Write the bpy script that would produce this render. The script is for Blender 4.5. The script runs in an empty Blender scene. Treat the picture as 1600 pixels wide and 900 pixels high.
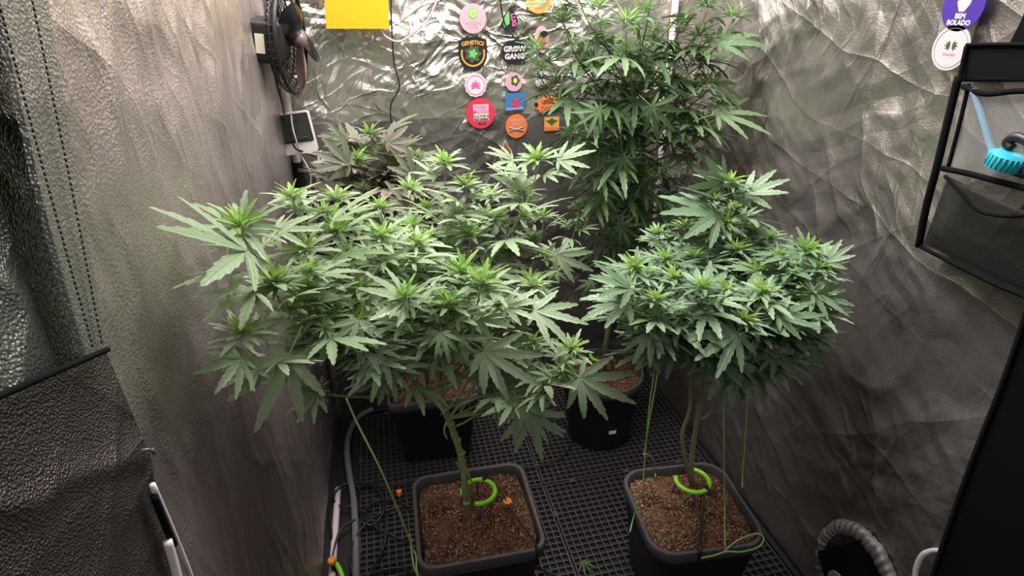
import bpy, bmesh, math, random
from mathutils import Vector, Matrix, Euler, noise
R_ = math.radians
C = bpy.context.scene.collection
SC = bpy.context.scene

# ------------------------------------------------------------------ camera
F_PX, PITCH, YAW, ROLL = 925.4, 0.44354, 0.21359, -0.01515
CAM = Vector((0.2199, -0.5436, 1.0971))
_w = Vector((math.sin(YAW)*math.cos(PITCH), math.cos(YAW)*math.cos(PITCH), -math.sin(PITCH)))
_r0 = Vector((math.cos(YAW), -math.sin(YAW), 0)); _u0 = _r0.cross(_w)
_r = _r0*math.cos(ROLL) + _u0*math.sin(ROLL); _u = _u0*math.cos(ROLL) - _r0*math.sin(ROLL)
cd = bpy.data.cameras.new('camera'); cam = bpy.data.objects.new('camera', cd); C.objects.link(cam)
cd.sensor_width = 36; cd.lens = F_PX/1600*36; cd.clip_start = 0.02
cam.matrix_world = Matrix.Translation(CAM) @ Matrix((_r, _u, -_w)).transposed().to_4x4()
SC.camera = cam

# ------------------------------------------------------------------ world, light, exposure
W = bpy.data.worlds.new('world'); SC.world = W; W.use_nodes = True
W.node_tree.nodes['Background'].inputs[0].default_value = (0.55, 0.56, 0.6, 1)
W.node_tree.nodes['Background'].inputs[1].default_value = 0.07
SC.view_settings.view_transform = 'Standard'; SC.view_settings.look = 'None'
SC.view_settings.exposure = 0.54; SC.view_settings.gamma = 1.0
def area(name, loc, target, sx, sy, power, col):
    l = bpy.data.lights.new(name, 'AREA'); l.shape = 'RECTANGLE'; l.size = sx; l.size_y = sy
    l.energy = power; l.color = col
    o = bpy.data.objects.new(name, l); C.objects.link(o); o.location = loc
    o.rotation_euler = (Vector(target)-Vector(loc)).to_track_quat('-Z', 'Y').to_euler()
    return o
area('grow_light', (0.5, 0.5, 1.72), (0.5, 0.5, 0), 0.62, 0.62, 21.0, (1.0, 0.955, 0.93))
area('room_light', (0.1, -1.5, 2.1), (0.5, 0.3, 0.6), 0.6, 0.6, 5.5, (1.0, 0.96, 0.93))

# ------------------------------------------------------------------ pixel -> point of the place
def _ray(px, py): return _r*((px-800)/F_PX) - _u*((py-450)/F_PX) + _w
def at(px, py, y): d = _ray(px, py); return CAM + d*((y-CAM.y)/d.y)
def at_z(px, py, z): d = _ray(px, py); return CAM + d*((z-CAM.z)/d.z)
def at_x(px, py, x): d = _ray(px, py); return CAM + d*((x-CAM.x)/d.x)

# ------------------------------------------------------------------ helpers
def mesh_obj(name, verts, faces, mat, parent=None, smooth=True, uvs=None):
    me = bpy.data.meshes.new(name); me.from_pydata([tuple(v) for v in verts], [], faces)
    mats = mat if isinstance(mat, list) else [mat]
    for m in mats: me.materials.append(m)
    if smooth: me.polygons.foreach_set('use_smooth', [True]*len(me.polygons))
    me.update()
    o = bpy.data.objects.new(name, me); C.objects.link(o)
    if parent: o.parent = parent
    return o
def bm_obj(name, bm, mat, parent=None, smooth=True):
    me = bpy.data.meshes.new(name); bm.to_mesh(me); bm.free()
    me.materials.append(mat)
    if smooth: me.polygons.foreach_set('use_smooth', [True]*len(me.polygons))
    o = bpy.data.objects.new(name, me); C.objects.link(o)
    if parent: o.parent = parent
    return o
def tag(o, label, cat, group=None, kind=None):
    if label: o['label'] = label
    if cat: o['category'] = cat
    if group: o['group'] = group
    if kind: o['kind'] = kind
    return o
def empty(name, loc=(0,0,0), mat=None):
    o = bpy.data.objects.new(name, None); C.objects.link(o); o.empty_display_size = .02
    if mat is not None: o.matrix_world = mat
    else: o.location = loc
    return o
class MB:
    def __init__(s): s.v=[]; s.f=[]
    def add(s, vs, fs):
        n=len(s.v); s.v += [Vector(v) for v in vs]; s.f += [tuple(i+n for i in f) for f in fs]
    def box(s, a, b, M=None):
        x0,y0,z0=a; x1,y1,z1=b
        vs=[Vector(p) for p in ((x0,y0,z0),(x1,y0,z0),(x1,y1,z0),(x0,y1,z0),(x0,y0,z1),(x1,y0,z1),(x1,y1,z1),(x0,y1,z1))]
        if M: vs=[M@v for v in vs]
        s.add(vs, [(0,3,2,1),(4,5,6,7),(0,1,5,4),(1,2,6,5),(2,3,7,6),(3,0,4,7)])
    def tube(s, pts, rad, n=8, cap=True, closed=False):
        pts=[Vector(p) for p in pts]; m=len(pts)
        rads = rad if isinstance(rad,(list,tuple)) else [rad]*m
        vs=[]; fs=[]; prev=None
        for i,p in enumerate(pts):
            if closed: t=(pts[(i+1)%m]-pts[i-1])
            else: t=(pts[min(i+1,m-1)]-pts[max(i-1,0)])
            t = t.normalized() if t.length>1e-9 else Vector((0,0,1))
            if prev is None:
                a = t.orthogonal().normalized()
            else:
                a = (prev - t*prev.dot(t)); a = a.normalized() if a.length>1e-6 else t.orthogonal().normalized()
            prev=a; b=t.cross(a)
            for k in range(n):
                q=2*math.pi*k/n; vs.append(p+(a*math.cos(q)+b*math.sin(q))*rads[i])
        rng = m if closed else m-1
        for i in range(rng):
            j=(i+1)%m
            for k in range(n):
                l=(k+1)%n; fs.append((i*n+k,i*n+l,j*n+l,j*n+k))
        if cap and not closed:
            fs.append(tuple(range(n))[::-1]); fs.append(tuple((m-1)*n+k for k in range(n)))
        s.add(vs,fs)
    def lathe(s, prof, n=24, M=None):
        vs=[]; fs=[]
        for r,z in prof:
            for k in range(n):
                q=2*math.pi*k/n; v=Vector((r*math.cos(q),r*math.sin(q),z)); vs.append(M@v if M else v)
        for i in range(len(prof)-1):
            for k in range(n):
                l=(k+1)%n; fs.append((i*n+k,i*n+l,(i+1)*n+l,(i+1)*n+k))
        s.add(vs,fs)
    def poly(s, pts, th, M=None):   # extruded outline in XY
        n=len(pts); vs=[Vector((x,y,0)) for x,y in pts]+[Vector((x,y,th)) for x,y in pts]
        if M: vs=[M@v for v in vs]
        fs=[tuple(range(n))[::-1], tuple(range(n,2*n))]+[(i,(i+1)%n,(i+1)%n+n,i+n) for i in range(n)]
        s.add(vs,fs)
    def out(s, name, mat, parent=None, smooth=True): return mesh_obj(name, s.v, s.f, mat, parent, smooth)
def sharp(o, ang=35):
    me=o.data
    try: me.set_sharp_from_angle(angle=R_(ang))
    except Exception: pass
    return o
def spline(pts, k=6):
    pts=[Vector(p) for p in pts]; out=[]
    for i in range(len(pts)-1):
        p0=pts[max(i-1,0)]; p1=pts[i]; p2=pts[i+1]; p3=pts[min(i+2,len(pts)-1)]
        for j in range(k):
            t=j/k
            out.append(.5*((2*p1)+(p2-p0)*t+(2*p0-5*p1+4*p2-p3)*t*t+(3*p1-p0-3*p2+p3)*t*t*t))
    out.append(pts[-1]); return out

# ------------------------------------------------------------------ materials
def mat(name, col, rough=.5, metal=0, spec=.5, emit=None):
    m=bpy.data.materials.new(name); m.use_nodes=True; b=m.node_tree.nodes['Principled BSDF']
    b.inputs['Base Color'].default_value=(*col,1); b.inputs['Roughness'].default_value=rough
    b.inputs['Metallic'].default_value=metal; b.inputs['Specular IOR Level'].default_value=spec
    if emit: b.inputs['Emission Color'].default_value=(*col,1); b.inputs['Emission Strength'].default_value=emit
    return m
def N(m, t, **kw):
    n=m.node_tree.nodes.new(t)
    for k,v in kw.items():
        if k.startswith('_'): setattr(n,k[1:],v)
        else: n.inputs[k].default_value=v
    return n
def L(m,a,b): m.node_tree.links.new(a,b)
def ramp(m, stops):
    r=m.node_tree.nodes.new('ShaderNodeValToRGB'); e=r.color_ramp.elements
    while len(e)<len(stops): e.new(.5)
    for i,(p,c) in enumerate(stops): e[i].position=p; e[i].color=(*c,1) if len(c)==3 else c
    return r
def foil(name, c0, c1, rough, peb, crease, metal=.75, pscale=260, cscale=7, grain=(1,1,1), seed=1, pebd=.0012):
    """metallised tent fabric: flat facets between crisp creases, with a fine pebble embossing"""
    m=mat(name,c0,rough,metal); b=m.node_tree.nodes['Principled BSDF']
    tc=N(m,'ShaderNodeTexCoord'); co=tc.outputs['Object']
    n1=N(m,'ShaderNodeTexNoise',Scale=2.2,Detail=4.0); L(m,co,n1.inputs['Vector'])
    rp=ramp(m,[(.35,c0),(.65,c1)]); L(m,n1.outputs[0],rp.inputs[0]); L(m,rp.outputs[0],b.inputs['Base Color'])
    vo=N(m,'ShaderNodeTexVoronoi',Scale=pscale); L(m,co,vo.inputs['Vector'])
    nz=N(m,'ShaderNodeTexNoise',Scale=cscale*.35,Detail=2.0,Roughness=.5); L(m,co,nz.inputs['Vector'])
    sb_=N(m,'ShaderNodeVectorMath',_operation='SUBTRACT'); sb_.inputs[1].default_value=(.5,.5,.5); L(m,nz.outputs['Color'],sb_.inputs[0])
    sc_=N(m,'ShaderNodeVectorMath',_operation='SCALE'); sc_.inputs['Scale'].default_value=.13; L(m,sb_.outputs[0],sc_.inputs[0])
    ad_=N(m,'ShaderNodeVectorMath',_operation='ADD'); L(m,co,ad_.inputs[0]); L(m,sc_.outputs[0],ad_.inputs[1])
    rr=random.Random(seed); hs=None; masks=[]
    for k in range(4):
        of=N(m,'ShaderNodeVectorMath',_operation='ADD'); of.inputs[1].default_value=(3.1*k+1,1.7*k,5.3*k); L(m,co,of.inputs[0])
        mn=N(m,'ShaderNodeTexNoise',Scale=cscale*.45,Detail=2.0); L(m,of.outputs[0],mn.inputs['Vector']); mr=ramp(m,[(.40,(.08,.08,.08)),(.60,(1,1,1))]); L(m,mn.outputs[0],mr.inputs[0]); masks.append(mr)
    for k in range(13):
        fq=cscale*(.5,.75,1.0,1.25,1.6,1.9,2.4,2.9,3.4,4.2,5.2,6.2,8.0)[k]; th=k*1.9416+seed; d=Vector((math.cos(th),math.cos(th),math.sin(th)*grain[2]))*fq
        dt=N(m,'ShaderNodeVectorMath',_operation='DOT_PRODUCT'); dt.inputs[1].default_value=tuple(d); L(m,ad_.outputs[0],dt.inputs[0])
        of=N(m,'ShaderNodeMath',_operation='ADD'); of.inputs[1].default_value=rr.uniform(0,5); L(m,dt.outputs['Value'],of.inputs[0])
        pp=N(m,'ShaderNodeMath',_operation='PINGPONG'); pp.inputs[1].default_value=1.0; L(m,of.outputs[0],pp.inputs[0])
        q=N(m,'ShaderNodeMath',_operation='POWER'); q.inputs[1].default_value=(1.0,5.0,1.0,9.0)[k%4]; L(m,pp.outputs[0],q.inputs[0])
        w=N(m,'ShaderNodeMath',_operation='MULTIPLY'); w.inputs[1].default_value=(1.15 if k%2==0 else .65)/fq**.88; L(m,q.outputs[0],w.inputs[0])
        if k>1:
            w0=w; w=N(m,'ShaderNodeMath',_operation='MULTIPLY'); L(m,w0.outputs[0],w.inputs[0]); L(m,masks[k%4].outputs[0],w.inputs[1])
        if hs is None: hs=w
        else: a=N(m,'ShaderNodeMath',_operation='ADD'); L(m,hs.outputs[0],a.inputs[0]); L(m,w.outputs[0],a.inputs[1]); hs=a
    # patches that are smoother than others
    n2=N(m,'ShaderNodeTexNoise',Scale=3.1,Detail=2.0); L(m,co,n2.inputs['Vector']); r2=ramp(m,[(.36,(.25,.25,.25)),(.62,(1,1,1))]); L(m,n2.outputs[0],r2.inputs[0])
    st=N(m,'ShaderNodeMath',_operation='MULTIPLY'); st.inputs[1].default_value=crease; L(m,r2.outputs[0],st.inputs[0])
    b1=N(m,'ShaderNodeBump',Distance=.13); L(m,st.outputs[0],b1.inputs['Strength']); L(m,hs.outputs[0],b1.inputs['Height'])
    b2=N(m,'ShaderNodeBump',Strength=peb,Distance=pebd); L(m,vo.outputs['Distance'],b2.inputs['Height']); L(m,b1.outputs[0],b2.inputs['Normal'])
    L(m,b2.outputs[0],b.inputs['Normal'])
    return m
M_back = foil('creased silver film',(.68,.655,.59),(.50,.485,.43),.28,.15,.95,metal=.82,pscale=300,cscale=15,seed=4)
M_lowfoil = foil('darker dull lower foil',(.34,.32,.30),(.27,.255,.24),.36,.15,.55,metal=.85,pscale=300,cscale=11,seed=14)  # darker and duller than the foil of the back wall above
M_left = foil('pebbled silver film left',(.58,.505,.495),(.44,.385,.378),.38,.50,.45,metal=.82,pscale=330,cscale=9,grain=(1,1,.3),seed=2)
M_right= foil('creased silver film right',(.47,.435,.41),(.36,.335,.315),.34,.25,.60,metal=.82,pscale=320,cscale=9,grain=(1,1,.7),seed=7)
M_flap = foil('dark pebbled flap',(.17,.148,.14),(.09,.08,.076),.32,.9,.40,metal=.75,pscale=560,cscale=5,seed=9)
M_band = foil('pebbled grey band',(.36,.35,.32),(.28,.27,.25),.38,.6,.06,metal=.7,pscale=420)
M_window = foil('dark glossy window sheet',(.50,.53,.51),(.12,.14,.13),.24,.8,.40,metal=.85,pscale=400,cscale=5,seed=12)
M_sock = foil('silver port cuff',(.36,.34,.32),(.28,.26,.26),.5,.1,.05,metal=.5)
M_black=mat('black plastic',(.012,.012,.013),.42)
M_blackfab=mat('black fabric',(.005,.005,.006),.85,spec=.1)
M_blackgloss=mat('glossy black plastic',(.012,.012,.016),.12)
M_pot=mat('matte black pot plastic',(.011,.011,.013),.5)
M_rim=mat('worn grey-black rim plastic',(.075,.070,.078),.42)  # rim is a lighter grey than the pot body
M_mesh=mat('grey black plastic mesh',(.055,.048,.052),.4)
M_tray=mat('black tray',(.010,.009,.010),.5)
M_pole=mat('white painted pole',(.72,.62,.63),.35)
M_white=mat('white plastic',(.78,.72,.71),.4)
M_hose=mat('grey tube',(.17,.165,.18),.35)
M_lime=mat('lime green plastic',(.30,.80,.03),.35)
M_purple=mat('purple plastic',(.20,.04,.36),.4)
M_orange=mat('orange plastic',(.95,.27,.02),.4)
M_yellow=mat('yellow sticky card',(.60,.385,.006),.45)
M_string=mat('green twine',(.36,.55,.17),.7)
M_cord=mat('pale cord',(.70,.60,.55),.7)
M_pinkcord=mat('pink cord',(.60,.36,.40),.6)
M_cyan=mat('turquoise plastic',(.04,.46,.58),.35)
M_lcd=mat('dark lcd',(.045,.05,.045),.2)
M_lcdseg=mat('lcd segments',(.015,.018,.016),.4)
M_bladeglare=mat('blade with painted glare',(.40,.25,.22),.3)  # pinkish specular glare put into the colour of one blade
M_hub=mat('grey hub',(.16,.11,.13),.25)
M_cream=mat('cream label',(.72,.68,.52),.5)
M_stitch=mat('dark stitching',(.02,.018,.018),.8)
M_glassy=mat('clear pocket film',(.62,.63,.62),.14); 
_b=M_glassy.node_tree.nodes['Principled BSDF']; _b.inputs['Alpha'].default_value=.10
M_net=mat('black net',(.012,.012,.013),.6)
_b=M_net.node_tree.nodes['Principled BSDF']
_tc=N(M_net,'ShaderNodeTexCoord'); _ws=[]
for _d in ('Y','Z'):
    _w1=N(M_net,'ShaderNodeTexWave',_wave_type='BANDS',_bands_direction=_d,Scale=150.0); L(M_net,_tc.outputs['Object'],_w1.inputs['Vector']); _ws.append(_w1)
_mx=N(M_net,'ShaderNodeMath',_operation='MAXIMUM'); L(M_net,_ws[0].outputs['Fac'],_mx.inputs[0]); L(M_net,_ws[1].outputs['Fac'],_mx.inputs[1])
_gt=N(M_net,'ShaderNodeMath',_operation='GREATER_THAN'); _gt.inputs[1].default_value=.72; L(M_net,_mx.outputs[0],_gt.inputs[0]); L(M_net,_gt.outputs[0],_b.inputs['Alpha'])
M_tube=mat('blue tinted tubing',(.35,.55,.75),.15); M_tube.node_tree.nodes['Principled BSDF'].inputs['Alpha'].default_value=.5
def soil_mat():
    m=mat('soil',(.1,.05,.03),.9,spec=.2); b=m.node_tree.nodes['Principled BSDF']; tc=N(m,'ShaderNodeTexCoord')
    n=N(m,'ShaderNodeTexNoise',Scale=22.0,Detail=8.0,Roughness=.7); L(m,tc.outputs['Object'],n.inputs['Vector'])
    r=ramp(m,[(.36,(.030,.017,.012)),(.52,(.13,.070,.042)),(.66,(.25,.15,.092))]); L(m,n.outputs[0],r.inputs[0])
    v=N(m,'ShaderNodeTexVoronoi',Scale=230.0); L(m,tc.outputs['Object'],v.inputs['Vector'])
    mx=N(m,'ShaderNodeMix',_data_type='RGBA',_blend_type='MULTIPLY',Factor=.55); L(m,r.outputs[0],mx.inputs[6]); L(m,v.outputs['Color'],mx.inputs[7])
    L(m,mx.outputs[2],b.inputs['Base Color'])
    bp=N(m,'ShaderNodeBump',Strength=1.0,Distance=.003); L(m,v.outputs['Distance'],bp.inputs['Height']); L(m,bp.outputs[0],b.inputs['Normal'])
    return m
M_soil=soil_mat()
M_perl=mat('perlite and husk bits',(.62,.46,.31),.8)
M_chip=mat('brown chips',(.30,.14,.07),.8)
def leaf_mat(name, dark, light, under, vein, trans=.28, rough=.42):
    m=bpy.data.materials.new(name); m.use_nodes=True; nt=m.node_tree; b=nt.nodes['Principled BSDF']; out=nt.nodes['Material Output']
    uv=N(m,'ShaderNodeUVMap'); sp=N(m,'ShaderNodeSeparateXYZ'); L(m,uv.outputs[0],sp.inputs[0])
    s=N(m,'ShaderNodeMath',_operation='SUBTRACT'); s.inputs[1].default_value=.5; L(m,sp.outputs[0],s.inputs[0])
    a=N(m,'ShaderNodeMath',_operation='ABSOLUTE'); L(m,s.outputs[0],a.inputs[0])
    # lateral veins run forward from the midrib
    k=N(m,'ShaderNodeMath',_operation='MULTIPLY'); k.inputs[1].default_value=-.24; L(m,a.outputs[0],k.inputs[0])
    q=N(m,'ShaderNodeMath',_operation='ADD'); L(m,k.outputs[0],q.inputs[0]); L(m,sp.outputs[1],q.inputs[1])
    q2=N(m,'ShaderNodeMath',_operation='MULTIPLY'); q2.inputs[1].default_value=9.0; L(m,q.outputs[0],q2.inputs[0])
    fr=N(m,'ShaderNodeMath',_operation='FRACT'); L(m,q2.outputs[0],fr.inputs[0])
    rv=ramp(m,[(0,(1,1,1)),(.14,(0,0,0)),(.88,(0,0,0)),(1,(1,1,1))]); L(m,fr.outputs[0],rv.inputs[0])
    rm=ramp(m,[(0,(1,1,1)),(.07,(0,0,0))]); L(m,a.outputs[0],rm.inputs[0])
    mxv=N(m,'ShaderNodeMath',_operation='MAXIMUM'); 
    h=N(m,'ShaderNodeMath',_operation='MULTIPLY'); h.inputs[1].default_value=.45; L(m,rv.outputs[0],h.inputs[0])
    L(m,h.outputs[0],mxv.inputs[0]); L(m,rm.outputs[0],mxv.inputs[1])
    oi=N(m,'ShaderNodeObjectInfo'); c=N(m,'ShaderNodeMix',_data_type='RGBA'); L(m,oi.outputs['Random'],c.inputs[0])
    c.inputs[6].default_value=(*dark,1); c.inputs[7].default_value=(*light,1)
    v=N(m,'ShaderNodeMix',_data_type='RGBA'); fv=N(m,'ShaderNodeMath',_operation='MULTIPLY'); fv.inputs[1].default_value=.6; L(m,mxv.outputs[0],fv.inputs[0]); L(m,fv.outputs[0],v.inputs[0])
    L(m,c.outputs[2],v.inputs[6]); v.inputs[7].default_value=(*vein,1)
    g=N(m,'ShaderNodeNewGeometry'); u=N(m,'ShaderNodeMix',_data_type='RGBA'); L(m,g.outputs['Backfacing'],u.inputs[0]); L(m,v.outputs[2],u.inputs[6]); u.inputs[7].default_value=(*under,1)
    L(m,u.outputs[2],b.inputs['Base Color']); b.inputs['Roughness'].default_value=rough; b.inputs['Specular IOR Level'].default_value=.55
    bp=N(m,'ShaderNodeBump',Strength=.5,Distance=.0015,_invert=True); L(m,mxv.outputs[0],bp.inputs['Height']); L(m,bp.outputs[0],b.inputs['Normal'])
    t=N(m,'ShaderNodeBsdfTranslucent'); L(m,v.outputs[2],t.inputs[0]); ms=N(m,'ShaderNodeMixShader'); ms.inputs[0].default_value=trans
    L(m,b.outputs[0],ms.inputs[1]); L(m,t.outputs[0],ms.inputs[2]); L(m,ms.outputs[0],out.inputs[0])
    return m
G_main = leaf_mat('sage green leaf',(.20,.31,.15),(.38,.49,.30),(.29,.37,.24),(.46,.57,.37))
G_deep = leaf_mat('deep green leaf',(.11,.20,.105),(.24,.36,.20),(.20,.30,.18),(.33,.46,.27),trans=.2)
G_tall = leaf_mat('dark narrow leaf',(.070,.145,.055),(.17,.28,.125),(.13,.19,.115),(.16,.27,.12),trans=.2)
G_dull = leaf_mat('dull mauve-green leaf',(.16,.20,.125),(.29,.26,.21),(.28,.24,.21),(.26,.25,.2),trans=.15)
G_tip  = leaf_mat('young bright leaf',(.25,.45,.08),(.36,.56,.13),(.32,.48,.14),(.48,.65,.2),trans=.35)
G_tipb = leaf_mat('young green leaf',(.16,.33,.07),(.24,.43,.10),(.25,.38,.13),(.38,.52,.18),trans=.3)
M_stem = mat('green stem',(.26,.31,.12),.55)
M_petiole = mat('pale petiole',(.30,.38,.12),.5)
M_stemw = mat('brownish stem',(.27,.25,.13),.65)
M_pistil = mat('pale flower hairs',(.78,.80,.50),.6)

# ------------------------------------------------------------------ the tent
def sheet(name, ori, ux, uy, w, h, nu, nv, amp, m, normal, sc=3.0, seed=0, stretch=(1,1), lines=1.0):
    vs=[];fs=[];ux=Vector(ux);uy=Vector(uy);nn=Vector(normal);o0=Vector(ori)
    for j in range(nv+1):
        for i in range(nu+1):
            a=i/nu*w;b=j/nv*h
            p=Vector((a*sc*stretch[0]+seed,b*sc*stretch[1],seed*1.7))
            wv=noise.noise_vector(p*1.1)*.55
            n=noise.noise(p*.6)*.8
            r=1-abs(noise.noise(p+wv))*2.2; r2=1-abs(noise.noise(p*2.3+wv*1.6+Vector((9,2,4))))*2.4
            r3=1-abs(noise.noise(p*5.1+wv*2+Vector((3,7,1))))*2.4
            d=n*.9+lines*(max(r,0)**4*.9+max(r2,0)**4*.45+max(r3,0)**3*.22)
            e=min(1,min(a,w-a,b,h-b)/.03) if min(w,h)>.3 else 1
            vs.append(o0+ux*a+uy*b+nn*(d*amp*max(e,0)))
    q=nu+1
    for j in range(nv):
        for i in range(nu): fs.append((j*q+i,j*q+i+1,(j+1)*q+i+1,(j+1)*q+i))
    return mesh_obj(name,vs,fs,m)
D=1.0; H=1.95
wb=sheet('wall_back',(0,D,0),(1,0,0),(0,0,1),1,H,170,300,.0045,M_back,(0,-1,0),sc=4.2,seed=3.3); wb['kind']='structure'
wl=sheet('wall_left',(0,D,0),(0,-1,0),(0,0,1),1.13,H,170,300,.0050,M_left,(1,0,0),sc=3.2,seed=8.1,stretch=(1.5,.7)); wl['kind']='structure'
for v in wl.data.vertices:
    yf=-.055 if v.co.z>1.10 else (-.12 if v.co.z<.86 else -.12+.065*(v.co.z-.86)/.24)
    v.co.y=1-(1-v.co.y)*(1-yf)/1.13
ln=sheet('lower_back_sheet',(0.004,D-.0045,0),(1,0,0),(0,0,1),.992,.845,150,130,.0018,M_lowfoil,(0,-1,0),sc=4.2,seed=6.3); ln['kind']='structure'  # darker foil sheet just in front of the lower back wall
wr=sheet('wall_right',(1,-.06,0),(0,1,0),(0,0,1),1.06,H,170,300,.0055,M_right,(-1,0,0),sc=3.2,seed=5.2,stretch=(1.2,1.0)); wr['kind']='structure'
b=MB(); b.box((-.01,-.08,H),(1.01,1.01,H+.01)); b.out('ceiling',M_back,smooth=False)['kind']='structure'
b=MB(); b.box((-.01,-.10,-.02),(1.01,1.01,-.012)); b.out('floor',M_tray,smooth=False)['kind']='structure'
b=MB(); b.box((-3,-3,-.06),(4,4,-.03)); b.out('floor_room',mat('dark room floor',(.06,.055,.055),.7),smooth=False)['kind']='structure'

# tray under the mats and the open-grid mats
tr=empty('drip_tray',(0.54,.48,-.012))
b=MB(); b.box((-.475,-.52,0),(.445,.49,.004)); b.out('tray_base',M_tray,tr,False)
b=MB()
for sx0,sy0,sx1,sy1 in ((-.478,-.52,-.470,.49),(.440,-.52,.448,.49),(-.478,.484,.448,.492)): b.box((sx0,sy0,0),(sx1,sy1,.013))
b.out('tray_edge',M_tray,tr,False)
tag(tr,'shallow black tray under the plastic grid mats','tray')
def mat_tile(x0,y0,x1,y1,label,seed):
    t=empty('grid_mat',((x0+x1)/2,(y0+y1)/2,0))
    p=.0163; nx=round((x1-x0)/p); ny=round((y1-y0)/p); px=(x1-x0)/nx; py=(y1-y0)/ny
    cx,cy=(x0+x1)/2,(y0+y1)/2
    b=MB()
    for i in range(1,nx): X=x0+i*px-cx; b.box((X-.0013,y0-cy,-.006),(X+.0013,y1-cy,-.0006))
    for j in range(1,ny): Y=y0+j*py-cy; b.box((x0-cx,Y-.0013,-.0062),(x1-cx,Y+.0013,0))
    o=b.out('grid_bars',M_mesh,t,False); o['kind']='stuff'
    b=MB(); w=.003
    b.box((x0-cx,y0-cy,-.007),(x1-cx,y0-cy+w,.0008)); b.box((x0-cx,y1-cy-w,-.007),(x1-cx,y1-cy,.0008))
    b.box((x0-cx,y0-cy+w,-.007),(x0-cx+w,y1-cy-w,.0008)); b.box((x1-cx-w,y0-cy+w,-.007),(x1-cx,y1-cy-w,.0008))
    b.out('mat_frame',M_mesh,t,False)
    for k in (1,3,5):
        b=MB(); X=x0-cx+(x1-x0)*k/6; b.box((X-.008,y1-cy-.006,-.001),(X+.008,y1-cy+.004,.0022)); b.out('clip',M_mesh,t,False)
    for k in (1,3,5):
        b=MB(); Y=y0-cy+(y1-y0)*k/6; b.box((x0-cx-.004,Y-.008,-.001),(x0-cx+.006,Y+.008,.0022)); b.out('clip',M_mesh,t,False)
    tag(t,label,'grid mat','black plastic grid mats on the tent floor'); return t
for a in ((.078,.56,.53,.95,'grey-black plastic grid mat at the back left of the tent floor'),(.535,.56,.975,.95,'grey-black plastic grid mat under the round pot at the back right'),
          (.078,-.03,.53,.555,'grey-black plastic grid mat under the front left square pot'),(.535,-.03,.975,.555,'grey-black plastic grid mat under the front right pot')):
    mat_tile(*a[:5],0)

# corner poles
def pole(x,y,z0,z1,label,r=.009):
    t=empty('tent_pole',(x,y,z0)); b=MB(); b.tube([(0,0,0),(0,0,(z1-z0)/2),(0,0,z1-z0)],r,14); b.out('tube',M_pole,t); tag(t,label,'pole','white corner poles of the tent'); return t
pl=pole(.016,.983,0,H-.01,'white tent pole in the back left corner, behind fan and monitor')
b=MB(); b.tube([(0,0,.56),(0,0,.76)],.0125,14); o=b.out('strap_sleeve',M_blackfab,pl); o['label']='black fabric sleeve around the pole'
pole(.984,.983,0,H-.01,'white tent pole in the back right corner, half hidden by the tall plant')
b=MB(); b.tube(spline([(.024,.66,.004),(.022,.4,.004),(.022,.1,.004),(.022,-.05,.004)],3),.008,12); tag(b.out('floor_pole',M_pole),'white pole lying along the foot of the left wall','pole')

# ------------------------------------------------------------------ door flap on the left (hinged on the front edge of the left wall)
def XP(px,py,x): return at_x(px,py,x)
fl=empty('door_flap',(0,-.1,0))
def quadsheet(name, c, m, parent, nu, nv, amp, nrm, seed, sc=4, th=.004):
    c=[Vector(q) for q in c]; nn=Vector(nrm); vs=[];fs=[]
    for j in range(nv+1):
        for i in range(nu+1):
            u=i/nu;v=j/nv; p=(c[0]*(1-u)+c[1]*u)*(1-v)+(c[3]*(1-u)+c[2]*u)*v
            q=p*sc+Vector((seed,seed,0)); n=noise.noise(q)+.5*max(0,1-abs(noise.noise(q*1.7+Vector((5,1,2))))*3)**2
            vs.append(p+nn*n*amp)
    k=nu+1; n0=len(vs); vs+=[v-nn*th for v in vs]
    for j in range(nv):
        for i in range(nu):
            f=(j*k+i,j*k+i+1,(j+1)*k+i+1,(j+1)*k+i); fs.append(f); fs.append(tuple(x+n0 for x in f[::-1]))
    rim=[i for i in range(nu)]+[j*k+nu for j in range(nv)]+[nv*k+i for i in range(nu,0,-1)]+[j*k for j in range(nv,0,-1)]
    for a_,b_ in zip(rim,rim[1:]+rim[:1]): fs.append((a_,a_+n0,b_+n0,b_))
    o=mesh_obj(name,vs,fs,m); 
    if parent:
        o.parent=parent; o.matrix_parent_inverse=parent.matrix_world.inverted()
    return o
bpy.context.view_layer.update()
XF=.012
lo=[XP(-60,690,XF),XP(168,543,XF),XP(268,905,XF),XP(-60,1500,XF)]
low=[XP(-60,690,XF),XP(168,543,XF),XP(222,700,XF),XP(270,905,XF),XP(330,1250,XF)]
# lower opaque panel: strip loft from the left edge to the right edge
def loft(name, left, right, m, parent, nu, nv, amp, seed, x_in, th=.004):
    left=spline(left,nv//(len(left)-1)); right=spline(right,nv//(len(right)-1)); k=min(len(left),len(right)); vs=[];fs=[]
    for j in range(k):
        for i in range(nu+1):
            u=i/nu; p=left[j].lerp(right[j],u); q=p*5+Vector((seed,seed,0))
            vs.append(p+Vector((1,0,0))*amp*(noise.noise(q)+.6*max(0,1-abs(noise.noise(q*1.9+Vector((5,1,2))))*3)**2))
    n0=len(vs); vs+=[v-Vector((th,0,0)) for v in vs]; w=nu+1
    for j in range(k-1):
        for i in range(nu):
            f=(j*w+i,j*w+i+1,(j+1)*w+i+1,(j+1)*w+i); fs.append(f[::-1]); fs.append(tuple(x+n0 for x in f))
    rim=list(range(nu))+[j*w+nu for j in range(k-1)]+[(k-1)*w+i for i in range(nu,0,-1)]+[j*w for j in range(k-1,0,-1)]
    for a_,b_ in zip(rim,rim[1:]+rim[:1]): fs.append((a_,b_,b_+n0,a_+n0))
    o=sharp(mesh_obj(name,vs,fs,m)); o.parent=parent; o.matrix_parent_inverse=parent.matrix_world.inverted(); return o
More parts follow.
